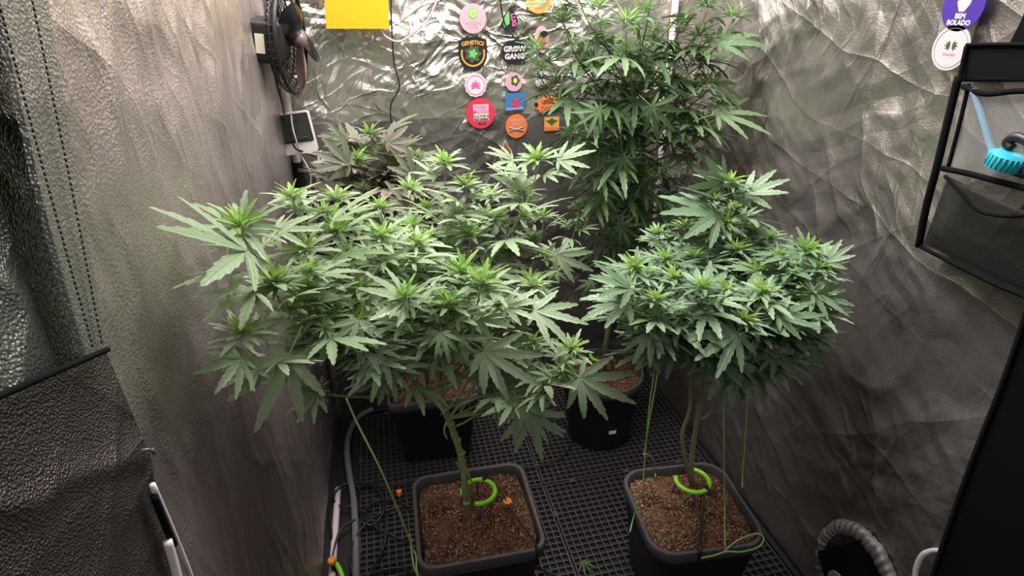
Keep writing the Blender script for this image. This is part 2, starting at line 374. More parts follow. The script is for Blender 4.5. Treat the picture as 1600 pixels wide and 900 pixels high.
loft('lower_panel',[XP(-90,675,XF),XP(-90,1000,XF),XP(-90,1500,XF)],[XP(168,543,XF),XP(224,705,XF),XP(292,1000,XF)],M_flap,fl,40,60,.006,2.2,1)
loft('window_border',[XP(-16,-60,XF),XP(60,280,XF),XP(133,552,XF)],[XP(64,-60,XF),XP(118,260,XF),XP(168,543,XF)],M_band,fl,10,60,.0015,4.2,1)
loft('window_sheet',[XP(-200,-60,-.004),XP(-160,400,-.010),XP(-120,720,-.004)],[XP(30,-60,-.004),XP(85,280,-.010),XP(146,560,-.002)],M_window,fl,50,60,.010,6.6,1)
# bottom hem of the window and its stitches
b=MB(); hem=spline([XP(-60,645,XF+.006),XP(60,592,XF+.006),XP(168,546,XF+.006)],8); b.tube(hem,.0022,8); o=b.out('window_hem',M_blackfab); o.parent=fl; o.matrix_parent_inverse=fl.matrix_world.inverted()
def stitches(p0,p1,n,x):
    b=MB(); pts=spline([XP(*q,x) for q in (p0 if isinstance(p0,list) else [p0,p1])],40); 
    L_=[0]
    for i in range(1,len(pts)): L_.append(L_[-1]+(pts[i]-pts[i-1]).length)
    def P(s):
        for i in range(1,len(pts)):
            if L_[i]>=s: return pts[i-1].lerp(pts[i],(s-L_[i-1])/max(1e-9,L_[i]-L_[i-1]))
        return pts[-1]
    for k in range(n):
        s=L_[-1]*k/n; e=s+L_[-1]/n*.62; b.tube([P(s),P(e)],.0007,5)
    o=b.out('stitching',M_stitch); o['kind']='stuff'; o.parent=fl; o.matrix_parent_inverse=fl.matrix_world.inverted()
stitches([(-8,-20),(72,280),(146,545)],None,60,XF+.0035)
stitches([(46,-20),(105,260),(160,540)],None,60,XF+.0035)
tag(fl,'dark pebbled door flap with a glossy window, hanging at the left of the opening','door flap')
# little loose thread tab and white strips at the flap foot
b=MB(); b.tube([XP(221,704,.02),XP(232,702,.024),XP(240,706,.022)],.0012,6); b.tube([XP(238,701,.022),XP(241,710,.022)],.001,6); tag(b.out('thread_tab',M_hose),'tiny grey thread sticking out from the edge of the door flap','thread')
ws=empty('zip_tape',XP(270,850,.02))
bpy.context.view_layer.update()
for nm,a,c,wd,mm in (('tape',[(238,757),(262,812),(286,870),(305,920)],None,.0030,M_white),('tape',[(262,846),(272,880),(282,920)],None,.0045,M_white),('zip_teeth',[(240,775),(256,815),(272,852)],None,.0035,M_blackfab)):
    b=MB(); b.tube(spline([XP(*q,.022) for q in a],4),wd*.8,8); o=b.out(nm,mm); o.parent=ws; o.matrix_parent_inverse=ws.matrix_world.inverted()
tag(ws,'white zip tape curling at the foot of the left door flap','zip')

# ------------------------------------------------------------------ right front: black zip border and the panel behind it
rb=empty('zip_border',(1,-.06,0)); bpy.context.view_layer.update()
XR=.992
inner=[XP(1592,-30,XR),XP(1566,80,XR),XP(1590,450,XR),XP(1604,485,XR),XP(1562,610,XR),XP(1508,750,XR),XP(1452,910,XR)]
edge=spline([at_x(1612,-60,XR),at_x(1573,70,XR)],6)
def ribbon(name, a, c, th, m, parent):
    vs=[];fs=[]
    for p,q in zip(a,c): vs+= [p,q,p+Vector((.006,0,0)),q+Vector((.006,0,0))]
    for i in range(len(a)-1):
        k=i*4; l=k+4
        fs+= [(k,k+1,l+1,l),(k+2,l+2,l+3,k+3),(k,l,l+2,k+2),(k+1,k+3,l+3,l+1)]
    o=mesh_obj(name,vs,fs,m); 
    if parent: o.parent=parent; o.matrix_parent_inverse=parent.matrix_world.inverted()
    return sharp(o)
e1=spline([XP(1604,478,.985),XP(1590,520,.985),XP(1562,600,.985),XP(1508,740,.985),XP(1450,912,.985),XP(1400,1080,.985)],5)
e2=[p+Vector((.004,-.17,-.02)) for p in e1]
ribbon('border_panel',e1,e2,0,M_blackfab,rb)
b=MB(); b.tube([p+Vector((-.003,-.004,0)) for p in e1],.0028,8); o=b.out('piping',M_black,rb); o.matrix_parent_inverse=rb.matrix_world.inverted()
e3=spline([XP(1622,-40,.985),XP(1596,30,.985),XP(1571,80,.985),XP(1560,110,.985)],4); e4=[p+Vector((.004,-.2,0)) for p in e3]
ribbon('upper_border',e3,e4,0,M_blackfab,rb)
tag(rb,'black fabric zip border along the front edge of the right wall','door border')
b=MB(); b.box((1.02,-.9,-.02),(1.03,-.02,1.6)); tag(b.out('side_door_panel',mat('dark grey fabric',(.022,.020,.020),.7,spec=.2)),'dark grey door panel folded back behind the black border','door flap')

# ------------------------------------------------------------------ organiser with pockets on the right wall
og=empty('pocket_organiser',(.985,.03,.76)); bpy.context.view_layer.update()
def setp(o,p): o.parent=p; o.matrix_parent_inverse=p.matrix_world.inverted(); return o
X0=.962
def PX(px,py,x=X0): return at_x(px,py,x)
tl=PX(1512,70); tb=PX(1500,128); bl=PX(1440,383); br=PX(1610,462); tr_=PX(1640,72)
ml=PX(1487,262); 
def panel(name,c,m,th=.004,nu=12,nv=12,amp=.002,seed=0): return quadsheet(name,c,m,og,nu,nv,amp,(-1,0,0),seed,th=th)
def off(v,d): return v+Vector((d,0,0))
rt=PX(1650,130); rm=PX(1650,306); 
panel('back_sheet',[off(tl,.012),off(tr_,.012),off(PX(1650,485),.012),off(bl,.012)],M_right,amp=.002)
panel('top_panel',[tl,tr_,PX(1650,128),tb],M_blackfab,amp=.001)
panel('clear_pocket',[off(PX(1506,142),-.006),off(PX(1650,145),-.006),off(PX(1650,303),-.012),off(PX(1490,262),-.012)],M_glassy,th=.0008,amp=.004,seed=3)
panel('net_pocket',[off(PX(1490,275),-.008),off(PX(1650,345),-.008),off(PX(1650,478),-.004),off(PX(1447,382),-.004)],M_net,th=.0006,amp=.004,seed=7)
def edge_tube(pts,r,nm='binding',m=M_blackfab):
    b=MB(); b.tube(spline(pts,5),r,8); return setp(b.out(nm,m),og)
edge_tube([off(PX(1506,118),-.008),off(PX(1490,200),-.012),off(PX(1476,265),-.014),off(PX(1458,325),-.012),off(PX(1441,385),-.006)],.0048)
edge_tube([off(PX(1441,383),-.006),off(PX(1500,412),-.008),off(PX(1560,442),-.008),off(PX(1600,458),-.008),off(PX(1650,482),-.008)],.0032)
edge_tube([off(PX(1514,134),-.01),off(PX(1550,146),-.012),off(PX(1600,142),-.012),off(PX(1650,142),-.012)],.0034)
edge_tube([off(PX(1486,262),-.014),off(PX(1530,270),-.016),off(PX(1580,283),-.016),off(PX(1650,300),-.016)],.0038)
edge_tube([off(PX(1490,274),-.014),off(PX(1520,300),-.018),off(PX(1550,328),-.02),off(PX(1600,336),-.02),off(PX(1650,330),-.02)],.0022)
edge_tube([off(PX(1520,130),-.006),off(PX(1510,190),-.010),off(PX(1493,262),-.012)],.0025)
edge_tube([off(tl,-.002),off(PX(1575,69),-.002),off(PX(1650,71),-.002)],.0022)
edge_tube([off(PX(1512,72),-.002),off(PX(1508,100),-.004),off(PX(1506,120),-.006)],.0026)
tag(og,'black bound pocket organiser with clear and net pockets on the right wall','organiser')
sy=empty('squeeze_bottle',PX(1575,248,.95)); bpy.context.view_layer.update()
def ax_frame(p,q):
    z=(q-p).normalized(); x=z.orthogonal().normalized(); y=z.cross(x); return Matrix.Translation(p)@Matrix((x,y,z)).transposed().to_4x4()
a_=PX(1563,238,.945); c_=PX(1592,262,.945); Mx=ax_frame(a_,PX(1580,205,.945))
Mx=ax_frame(PX(1568,262,.946),PX(1582,236,.946))
b=MB(); b.lathe([(0,0),(.020,0),(.0205,.003),(.020,.016),(.015,.019),(0,.019)],26,Mx); cap_=setp(sharp(b.out('ribbed_cap',M_cyan)),sy)
b=MB()
for k in range(24):
    q=2*math.pi*k/24; Mk=Mx@Matrix.Translation((.0205*math.cos(q),.0205*math.sin(q),.0)); b.tube([Mk@Vector((0,0,.002)),Mk@Vector((0,0,.016))],.0009,5)
bpy.context.view_layer.update(); setp(b.out('cap_ribs',M_cyan),cap_)
b=MB(); b.tube(spline([PX(1580,232,.95),PX(1575,222,.95),PX(1590,214,.95),PX(1615,225,.95)],5),.006,10); b.tube(spline([PX(1585,262,.952),PX(1605,268,.952),PX(1620,275,.952)],4),.009,10); setp(b.out('black_fitting',M_black),sy)
b=MB(); b.tube(spline([PX(1520,140,.952),PX(1535,185,.952),PX(1548,230,.952),PX(1562,256,.952)],5),.0042,10); setp(b.out('clear_tube',M_tube),sy)
tag(sy,'turquoise ribbed cap with dark fitting and clear tube in the upper pocket','bottle cap')

# ------------------------------------------------------------------ duct port on the right wall
dp=empty('duct_port',(.985,.06,.14)); bpy.context.view_layer.update()
b=MB(); vs=[];n=200
for ring,(rr,xx) in enumerate(((.103,.996),(.102,.986),(.099,.982),(.088,.978),(.078,.984))):
    for k in range(n):
        q=2*math.pi*k/n; w=1+.010*math.sin(q*11)+.004*math.sin(q*47); 
        vs.append((xx-.0026*(math.sin(q*41)+.5*math.sin(q*19+1))*(.4,.6,1,1,.6)[ring],.06+rr*w*math.cos(q)*.92,.135+rr*w*math.sin(q)*1.08))
fs=[(r*n+k,r*n+(k+1)%n,(r+1)*n+(k+1)%n,(r+1)*n+k) for r in range(4) for k in range(n)]
b.add(vs,fs); setp(b.out('gathered_cuff',M_sock),dp)
b=MB(); vs=[];
for k in range(4):
    q=math.pi/2*k+.1; vs.append((.978,(.062,.142,.06,-.018)[k],(.236,.115,.03,.125)[k]))
for k in range(4):
    q=math.pi/2*k+.1; vs.append((.955,(.060,.090,.06,.030)[k],(.168,.125,.09,.125)[k]))
b.add(vs,[(0,1,5,4),(1,2,6,5),(2,3,7,6),(3,0,4,7),(4,5,6,7),(3,2,1,0)]); setp(sharp(b.out('black_cover',M_blackfab)),dp)
b=MB(); b.lathe([(0,0),(.021,0),(.021,.003),(0,.003)],28,Matrix.Translation((.953,.060,.135))@Matrix.Rotation(-math.pi/2,4,'Y')); setp(sharp(b.out('round_badge',mat('lilac grey badge',(.32,.30,.42),.4))),dp)
b=MB(); b.tube([(.944,.03,.175),(.944,.012,.15),(.95,.0,.11)],.0022,8); setp(b.out('cuff_cord',M_sock),dp)
tag(dp,'gathered silver duct port with black cover low on the right wall','duct port')
b=MB(); b.tube(spline([XP(1428,925,.984),XP(1431,890,.984),XP(1441,868,.986),XP(1455,861,.990),XP(1470,861,.992)],6),.0042,10); tag(b.out('white_cord_loop',M_white),'white cord loop against the black border near the duct port','cord')

# ------------------------------------------------------------------ pots
def rrect(hx,hy,r,z,M,seg=7):
    out=[]
    for cx,cy,a0 in ((hx-r,hy-r,0),(-hx+r,hy-r,90),(-hx+r,-hy+r,180),(hx-r,-hy+r,270)):
        for k in range(seg+1):
            q=R_(a0+90*k/seg); out.append(M@Vector((cx+r*math.cos(q),cy+r*math.sin(q),z)))
    return out
def pot(name,label,cx,cy,half,rot,zr,zs,hb,cr,chips=1500,round_=False,seed=1,soiltone=None):
    rnd=random.Random(seed)
    t=empty(name,(cx,cy,.001)); t.rotation_euler=(0,0,rot); I=Matrix.Identity(4)
    def ring(h,r,z):
        if round_: return [Vector((h*math.cos(2*math.pi*k/40),h*math.sin(2*math.pi*k/40),z)) for k in range(40)]
        return rrect(h,h,min(r,h*.95),z,I)
    def loftp(name,rings,m,bottom=False):
        vs=[];fs=[];n=len(rings[0])
        for r_ in rings: vs+=r_
        for i in range(len(rings)-1):
            for k in range(n): fs.append((i*n+k,i*n+(k+1)%n,(i+1)*n+(k+1)%n,(i+1)*n+k))
        if bottom: fs.append(tuple(range(n))[::-1])
        return sharp(mesh_obj(name,vs,fs,m,t),40)
    loftp('body',[ring(hb,cr*.7,0),ring(hb*.5+half*.47,cr*.85,zr*.5),ring(half*.955,cr,zr-.028),ring(half*.935,cr,zr-.026),ring(half*.94,cr,zr-.006)],M_pot,True)
    loftp('rim',[ring(half*.945,cr,zr-.022),ring(half*.985,cr,zr-.022),ring(half,cr,zr-.018),ring(half,cr,zr-.004),ring(half*.985,cr,zr),ring(half*.935,cr*.95,zr),ring(half*.915,cr*.9,zr-.004),ring(half*.905,cr*.9,zs-.02)],M_rim)
    # soil surface
    h=half*.908; n=46; vs=[];fs=[]
    for j in range(n+1):
        for i in range(n+1):
            u=-1+2*i/n; v=-1+2*j/n
            if round_:
                x=u*math.sqrt(1-v*v/2)*h; y=v*math.sqrt(1-u*u/2)*h
            else:
                c=cr*.9/h; e=max(abs(u),abs(v)); f=1-.30*c*(abs(u*v))**3; x=u*h*f; y=v*h*f
            e=max(abs(u),abs(v))
            z=zs+.004*noise.noise(Vector((x*22+seed,y*22,0)))+.0035*noise.noise(Vector((x*80,y*80,seed)))-.006*math.exp(-(x*x+y*y)/.0009)*0
            vs.append(Vector((x,y,z)))
    for j in range(n):
        for i in range(n): fs.append((j*(n+1)+i,j*(n+1)+i+1,(j+1)*(n+1)+i+1,(j+1)*(n+1)+i))
    mesh_obj('soil',vs,fs,M_soil,t)
    for nm,mm,cnt,s0,s1 in (('perlite_bits',M_perl,int(chips*.5),.0010,.0026),('soil_crumbs',M_chip,chips,.0012,.0032)):
        b=MB()
        for k in range(cnt):
            while True:
                x=rnd.uniform(-1,1);y=rnd.uniform(-1,1)
                if round_ and x*x+y*y>.97: continue
                if not round_ and abs(x*y)**3>.5: continue
                break
            dens=noise.noise(Vector((x*2.2+seed,y*2.2,3)))
            if nm=='perlite_bits' and rnd.random()>.45+dens*1.1: continue
            x*=h*.97;y*=h*.97; s=rnd.uniform(s0,s1)
            z=zs+.004*noise.noise(Vector((x*22+seed,y*22,0)))+.0035*noise.noise(Vector((x*80,y*80,seed)))+s*.3
            Mk=Matrix.Translation((x,y,z))@Euler((rnd.random()*6,rnd.random()*6,rnd.random()*6)).to_matrix().to_4x4()
            vv=[Mk@Vector(q)*1 for q in ((s,0,-s*.5),(-s*.5,s*.8,-s*.4),(-s*.6,-s*.8,-s*.5),(0,0,s*.8))]
            b.add(vv,[(0,1,2),(0,3,1),(1,3,2),(2,3,0)])
        o=b.out(nm,mm,t,False); o['kind']='stuff'
    tag(t,label,'pot'); return t
ZR=.205; ZS=.186
def avg(l): s=Vector((0,0,0)); [s.__iadd__(q) for q in l]; return s/len(l)
c1=avg([at_z(*q,ZR) for q in ((638,743),(822,720),(855,860),(652,898))])
c2=avg([at_z(*q,ZR) for q in ((964,737),(1106,711),(1222,852),(1028,882))])
c3=at_z(603,640,ZR); c3b=at_z(752,626,ZR)
c4=at_z(943,578,ZR)
pot_fl=pot('square_pot','black square pot of brown soil at the front left, beside the coiled cables',c1.x,c1.y,.119,R_(-1),ZR,ZS,.090,.030,2600,seed=1)
pot_fr=pot('square_pot','black square pot with rounded corners and purple stakes at the front right',c2.x,c2.y,.112,R_(-5),ZR,ZS,.088,.045,2400,seed=2)
b=MB(); b.box((-.0005,-.02,-.02),(.0008,.02,.02),Matrix.Translation((-.098,.0,.12))@Matrix.Rotation(R_(-6),4,'Y')); o=b.out('label',mat('faded pink label',(.42,.22,.18),.5),pot_fr,False)
pot_bl=pot('square_pot','black square pot of reddish soil behind the front left pot',(c3.x+c3b.x)/2+.005,c3.y+.118,.117,R_(-2),ZR,ZS,.088,.024,1800,seed=3)
pot_br=pot('round_pot','black round pot with a small white label at the back right',c4.x-.004,c4.y,.112,0,ZR,ZS,.086,.03,1500,True,seed=4)
b=MB(); b.box((-.010,-.0008,-.0045),(.010,.0006,.0045),Matrix.Translation((.0,-.0975,.070))@Matrix.Rotation(R_(-7),4,'X')); b.out('label',M_white,pot_br,False)

# ------------------------------------------------------------------ drip rings on stakes
def dring(px,py,z,a0,a1,label,R=.033,bx=None):
    c=at_z(px,py,z); t=empty('drip_ring',c); b=MB(); n=26
    b.tube([(R*math.cos(R_(a0+(a1-a0)*k/n)),R*math.sin(R_(a0+(a1-a0)*k/n)),0) for k in range(n+1)],.0048,10)
    b.out('ring_tube',M_lime,t)
    for f in (.05,.36,.66,.94):
        q=R_(a0+(a1-a0)*f); b=MB(); b.tube([(R*math.cos(q),R*math.sin(q),-.002),(R*math.cos(q)*1.12,R*math.sin(q)*1.12,-(z-ZS)-.004)],[.0027,.0020],6); b.out('stake',M_purple,t)
    q=R_(bx if bx is not None else a0+(a1-a0)*.8); b=MB(); b.tube([(R*math.cos(q),R*math.sin(q),-.002),(R*math.cos(q),R*math.sin(q),.010)],[.0052,.0035],8); b.out('connector',M_black,t)
    tag(t,label,'drip ring','lime green drip rings around the stems'); return c
r1=dring(748,768,ZS+.036,-112,188,'lime green drip ring round the stem in the front left pot',bx=60)
r2=dring(1082,751,ZS+.036,-212,78,'lime green drip ring round the stem in the front right pot',bx=-62)
r4=dring(940,556,ZS+.036,150,330,'yellow-green drip ring half hidden in the round back pot',R=.030)
def cable(name,pts,r,m,label,cat,group=None,k=6):
    b=MB(); b.tube(spline(pts,k),r,8); return tag(b.out(name,m),label,cat,group)
zr=ZS+.02
cable('drip_hose',[r1+Vector((.017,.029,.006)),at_z(778,760,zr+.01),at_z(793,787,zr+.002),at_z(810,812,zr),at_z(836,848,ZR+.006),at_z(840,866,ZR+.002),at_z(842,890,.10),at_z(846,890,.01),at_z(880,905,.004)],.0020,M_black,'thin black drip hose crossing the front left pot to its rim','hose')
cable('drip_hose',[r2+Vector((.016,-.029,.008)),at_z(1098,772,zr+.01),at_z(1097,800,zr+.004),at_z(1095,838,ZR+.006),at_z(1094,866,ZR+.004),at_z(1090,880,.15),at_z(1086,890,.05)],.0032,M_black,'black drip hose running from the front right drip ring over the rim','hose')
def plug(name,p,m,label,r=.0085,flat=True):
    t=empty(name,p); b=MB(); b.lathe([(0,.002),(r,.002),(r*1.05,.005),(r,.008),(0,.0085)],20); sharp(b.out('disc',m,t)); b=MB(); b.tube([(0,0,-.012),(0,0,.003)],.0022,8); b.out('stem',m,t); tag(t,label,'plug'); return t
plug('orange_plug',at_z(793,787,ZS+.016),M_orange,'round orange plug standing in the soil of the front left pot')
# loose orange fittings beside the pot
t=empty('orange_fitting',at_z(624,772,.004)); b=MB(); b.box((-.006,-.006,0),(.006,.006,.010)); b.out('cube_head',M_orange,t,False); b=MB(); b.box((-.001,-.012,.001),(.001,-.006,.004)); b.out('barb',M_orange,t,False); tag(t,'small orange cube fitting lying on the mat left of the front left pot','fitting')
t=empty('orange_stopper',at_z(519,878,.03)); b=MB(); b.lathe([(0,0),(.0085,0),(.0085,.010),(.006,.012),(0,.012)],18,Matrix.Rotation(R_(20),4,'X')); sharp(b.out('stopper_head',M_orange,t)); b=MB(); b.tube([(0,0,0),(.002,-.006,-.03)],.005,8); b.out('stopper_stem',M_black,t); tag(t,'orange knob on a black stem in the bottom left corner','stopper')
b=MB(); b.tube(spline([at_z(514,876,.02),at_z(526,882,.022),at_z(534,898,.016),at_z(538,915,.006)],5),.0052,10); tag(b.out('green_hook',M_lime),'lime green hook beside the orange knob at the bottom left','hook')

# grey hose and coiled cables at the left
cable('grey_hose',[at_z(582,640,.008),at_z(560,652,.008),at_z(548,672,.008),at_z(542,700,.008),at_z(546,740,.008),at_z(552,775,.008),at_z(555,820,.008),at_z(556,870,.008),at_z(557,930,.008)],.0085,M_hose,'grey tube running along the left side of the mats','hose')
cab=[
 [(520,850),(516,800),(522,772),(545,755),(556,770),(548,790),(528,790),(522,775),(536,758),(560,754),(588,762),(600,785),(604,820),(598,860),(580,890),(570,915)],
 [(553,752),(562,768),(560,790),(572,815),(600,830),(625,842),(640,846)],
 [(555,812),(534,825),(524,850),(520,870)],
 [(640,792),(612,780),(585,784),(570,800),(566,815),(582,820),(596,806),(600,790),(596,765),(580,757),(565,760),(556,775)],
 [(551,900),(548,870),(556,840),(575,815),(600,800),(630,790)],
 [(575,900),(600,890),(630,888),(655,905)]]
lab=['looped black cable nearest the left wall','black cable running from the grey tube towards the pot','short black cable leading down to the orange knob','black cable coil on the mat left of the pot','black cable curving over the grey tube','black cable lying across the bottom left of the mat']
for pts,lb in zip(cab,lab):
    cable('black_cable',[at_z(x,y,.012+.005*math.sin(i*1.7+x)) for i,(x,y) in enumerate(pts)],.0029,M_black,lb,'cable','black cables at the left')
cable('black_cable',[at_z(575,762,.006),at_z(640,752,.006),at_z(680,742,.006),at_z(740,731,.006),at_z(840,728,.006),at_z(880,712,.006),at_z(892,690,.006),at_z(886,672,.006)],.0020,M_black,'thin black hose passing behind the front left pot to the round pot','cable')

# ------------------------------------------------------------------ strings
def string(pts,label,r=.0013,m=M_string,name='tie_string',cat='string'):
    b=MB(); b.tube(spline(pts,5),r,6); return tag(b.out(name,m),label,cat)
string([at_z(648,862,ZR+.002),at(600,745,.22),at(560,665,.26),at(541,622,.28)],'pale green tie string from the front left pot rim up to the left branch',.0019)
string([at_z(645,842,ZR+.004),at_z(642,850,ZR+.012),at_z(650,868,ZR+.006),at_z(651,890,ZR+.004),at_z(655,905,ZR-.01),at_z(646,880,ZR+.002),at_z(640,835,ZR+.006)],'knotted green string end at the left rim of the front left pot',.0016)
pb=at_z(984,832,ZR-.012)
string([pb,at_z(990,808,ZR+.004),at(1003,765,.22),at(1008,712,.23),at(1014,640,.23),at(1026,560,.23)],'green tie string on the left side of the front right pot, front strand')
string([at(1006,716,.24),at(1014,660,.25),at(1025,600,.25),at(1031,560,.25)],'green tie string on the left side of the front right pot, rear strand')
string([at(1005,710,.235),at(1015,712,.25),at_z(1023,728,ZR),at_z(1024,745,ZR-.006)],'loose green string end hooked over the back left of the front right pot',.0013)
string([at_z(1133,862,ZR+.003),at(1132,780,.17),at(1131,690,.18),at(1130,600,.19)],'vertical green tie string in front of the right stems')
string([at_z(1160,762,ZR+.003),at(1160,745,.26),at(1164,690,.27),at(1168,620,.27)],'short green tie string at the back right rim of the front right pot')
string([at_z(1130,863,ZR+.004),at_z(1150,846,ZR+.006),at_z(1180,834,ZR+.006),at_z(1193,840,ZR+.005),at_z(1186,854,ZR+.003),at_z(1160,862,ZR+.003),at_z(1135,862,ZR+.004),at_z(1115,868,ZR+.002),at_z(1095,872,ZR-.002)],'green string looped over the front right corner of the right pot',.0016)

# ------------------------------------------------------------------ hanging yellow card, wires
t=empty('sticky_card',at(558,20,.955)); bpy.context.view_layer.update()
cs=[at(504,-40,.955),at(606,-38,.955),at(608,45,.955),at(510,45,.955)]
b=MB(); b.add([*cs,*[q+Vector((0,.0015,0)) for q in cs]],[(3,2,1,0),(4,5,6,7),(0,1,5,4),(1,2,6,5),(2,3,7,6),(3,0,4,7)]); setp(b.out('card',M_yellow,None,False),t)
b=MB()
for k in range(1,24):
    f=k/24; a=cs[3].lerp(cs[2],f); b.tube([a+Vector((0,-.0003,.0004)),a+Vector((0,-.0003,.003))],.0003,4)
o=setp(b.out('perforations',mat('amber edge',(.8,.5,.02),.5)),t); o['kind']='stuff'
tag(t,'yellow rectangular sticky insect card hanging near the back wall','sticky card')
cable('hanging_wire',[at(611,-30,.965),at(611,20,.965),at(613,60,.965),at(616,100,.965),at(624,135,.965),at(612,160,.965),at(610,180,.965),at(614,196,.965)],.0018,M_black,'wavy black wire hanging down right of the yellow card','wire')
cable('hanging_wire',[at(779,-30,.96),at(783,10,.96),at(790,40,.96),at(806,60,.96),at(828,72,.955),at(850,85,.94)],.0019,M_black,'thin black wire hanging over the leaf shaped sticker','wire')
cable('pink_cord',[at(592,44,.97),at(604,58,.965),at(625,65,.96),at(650,48,.965),at(672,25,.97),at(690,-20,.975)],.0024,M_pinkcord,'pink cord looping under the yellow card','cord')
cable('fan_cable',[at(426,88,.90),at(431,125,.93),at(441,160,.93),at(446,185,.915),at(455,215,.912),at(462,232,.915),at(478,238,.93),at(494,246,.93)],.0022,M_black,'black fan cable hanging from the clip fan past the monitor','cable')
cable('pale_cord',[at(455,180,.912),at(457,198,.910),at(463,220,.912),at(470,242,.93),at(478,256,.93),at(486,275,.93),at(484,300,.93),at(488,330,.93)],.0017,M_cord,'pale cord hanging in front of the monitor','cord')
cable('pale_cord',[at(487,212,.93),at(496,240,.93),at(498,280,.93),at(497,330,.93),at(490,350,.93),at(500,240,.94),at(505,255,.94)],.0015,M_cord,'pale cord hanging at the right edge of the monitor','cord')

# ------------------------------------------------------------------ monitor
def frame_pts(o,xdir,ydir):
    x=xdir.normalized(); y=(ydir-x*ydir.dot(x)).normalized(); z=x.cross(y); return Matrix.Translation(o)@Matrix((x,y,z)).transposed().to_4x4()
mo=at(461,209,.925)
Mm=frame_pts(mo,at(487,203,.925)-at(437,210,.932),Vector((0,-.02,1)))
t=empty('climate_monitor',mat=Mm); 
def rr2(hx,hy,r,seg=5): return [(q.x,q.y) for q in rrect(hx,hy,r,0,Matrix.Identity(4),seg)]
b=MB(); b.poly(rr2(.041,.047,.006),.014,Matrix.Translation((0,0,-.014))); sharp(b.out('case',M_white,t,False))
b=MB(); b.poly(rr2(.0385,.032,.003),.003,Matrix.Translation((0,.012,-.001))); sharp(b.out('screen_frame',M_black,t,False))
b=MB(); b.poly(rr2(.036,.0295,.002),.0012,Matrix.Translation((0,.012,.002))); s_=b.out('screen',M_lcd,t,False)
def seg7(b,ch,x,y,w,h,z):
    S={'0':'abcdef','1':'bc','2':'abged','3':'abgcd','4':'fgbc','5':'afgcd','6':'afgecd','7':'abc','8':'abcdefg','9':'abcdfg'}[ch]
    th=w*.16; P={'a':(0,h/2,1),'g':(0,0,1),'d':(0,-h/2,1),'f':(-w/2,h/4,0),'b':(w/2,h/4,0),'e':(-w/2,-h/4,0),'c':(w/2,-h/4,0)}
    for s in S:
        cx,cy,hz=P[s]
        if hz: b.box((x+cx-w*.36,y+cy-th/2,z),(x+cx+w*.36,y+cy+th/2,z+.0004))
        else: b.box((x+cx-th/2,y+cy-h*.2,z),(x+cx+th/2,y+cy+h*.2,z+.0004))
b=MB()
for i,c in enumerate('254'): seg7(b,c,-.018+i*.013,.027,.008,.015,.0032)
for i,c in enumerate('62'): seg7(b,c,-.012+i*.013,.003,.008,.015,.0032)
b.out('digits',M_lcdseg,s_,False)
tag(t,'white climate monitor with dark screen strapped to the back left pole','monitor')
# black strap just under it
cable('black_strap',[at(430,224,.955),at(452,222,.918),at(478,214,.918),at(492,214,.95)],.0016,M_black,'thin black strap round the white monitor','strap')

# ------------------------------------------------------------------ clip fan
fc=at(449,62,.86)+Vector((.008,0,0)); ax=Vector((.96,-.16,-.05)).normalized()
zz=Vector((0,0,1)); yv=ax.cross(Vector((0,0,1))).normalized(); upv=yv.cross(ax)*-1
Mf=Matrix.Translation(fc)@Matrix((yv,ax.cross(yv),ax)).transposed().to_4x4()
t=empty('clip_fan',mat=Mf)
RR=.106
def circ(r,z,n=48): return [(r*math.cos(2*math.pi*k/n),r*math.sin(2*math.pi*k/n),z) for k in range(n)]
b=MB(); b.tube(circ(RR,0),.0045,8,closed=True); b.tube(circ(RR*.98,-.012),.002,6,closed=True); b.tube(circ(RR*.88,-.022),.002,6,closed=True); b.tube(circ(RR*.6,-.024),.0016,6,closed=True); b.out('guard_ring',M_black,t)
b=MB()
for k in range(44):
    q=2*math.pi*k/44; c_,s_=math.cos(q),math.sin(q)
    b.tube([(RR*c_,RR*s_,0),(RR*.98*c_,RR*.98*s_,-.012),(RR*.88*c_,RR*.88*s_,-.022),(.035*c_,.035*s_,-.026)],.0014,4)
o=b.out('guard_ribs',M_black,t)
b=MB(); b.lathe([(0,-.036),(.034,-.034),(.037,-.028),(.030,-.022),(0,-.022)],24); sharp(b.out('motor_plate',M_black,t))
b=MB(); b.lathe([(.001,-.034),(.013,-.034),(.013,.006),(.0165,.010),(.0165,.024),(.012,.030),(.001,.032)],24); hub_=b.out('hub',M_hub,t)
def blade(ang,m,ln=.088,w=.030):
    vs=[];fs=[];nu=14;nv=8
    for i in range(nu+1):
        u=i/nu
        hw=w*math.sqrt(max(0,1-(2*u-1)**2))**.8
        for j in range(nv+1):
            v=-1+2*j/nv; x=.010+ln*u; y=hw*v; z=.016+ -y*.55+.010*(1-v*v)*math.sin(math.pi*u)
            vs.append(Matrix.Rotation(ang,4,'Z')@Vector((x,y,z)))
    n0=len(vs); vs+=[v-Vector((0,0,.002)) for v in vs]; k=nv+1
    for i in range(nu):
        for j in range(nv):
            f=(i*k+j,i*k+j+1,(i+1)*k+j+1,(i+1)*k+j); fs.append(f); fs.append(tuple(x+n0 for x in f[::-1]))
    return mesh_obj('blade',vs,fs,m,hub_)
bpy.context.view_layer.update()
inv=Mf.inverted().to_3x3()
def angle_of(v): q=inv@Vector(v); return math.atan2(q.y,q.x)
o=blade(angle_of((0.0,-.18,-1)),M_bladeglare); o['label']='blade pointing down, pink glare put into its colour'
o=blade(angle_of((.15,.97,-.12)),M_blackgloss,.100,.040); o['label']='glossy black blade'
o=blade(angle_of((-.1,-.8,.6)),M_blackgloss)
b=MB(); b.tube([(0,0,-.034),(0,0,-.045)],.016,12); b.out('neck',M_black,t)
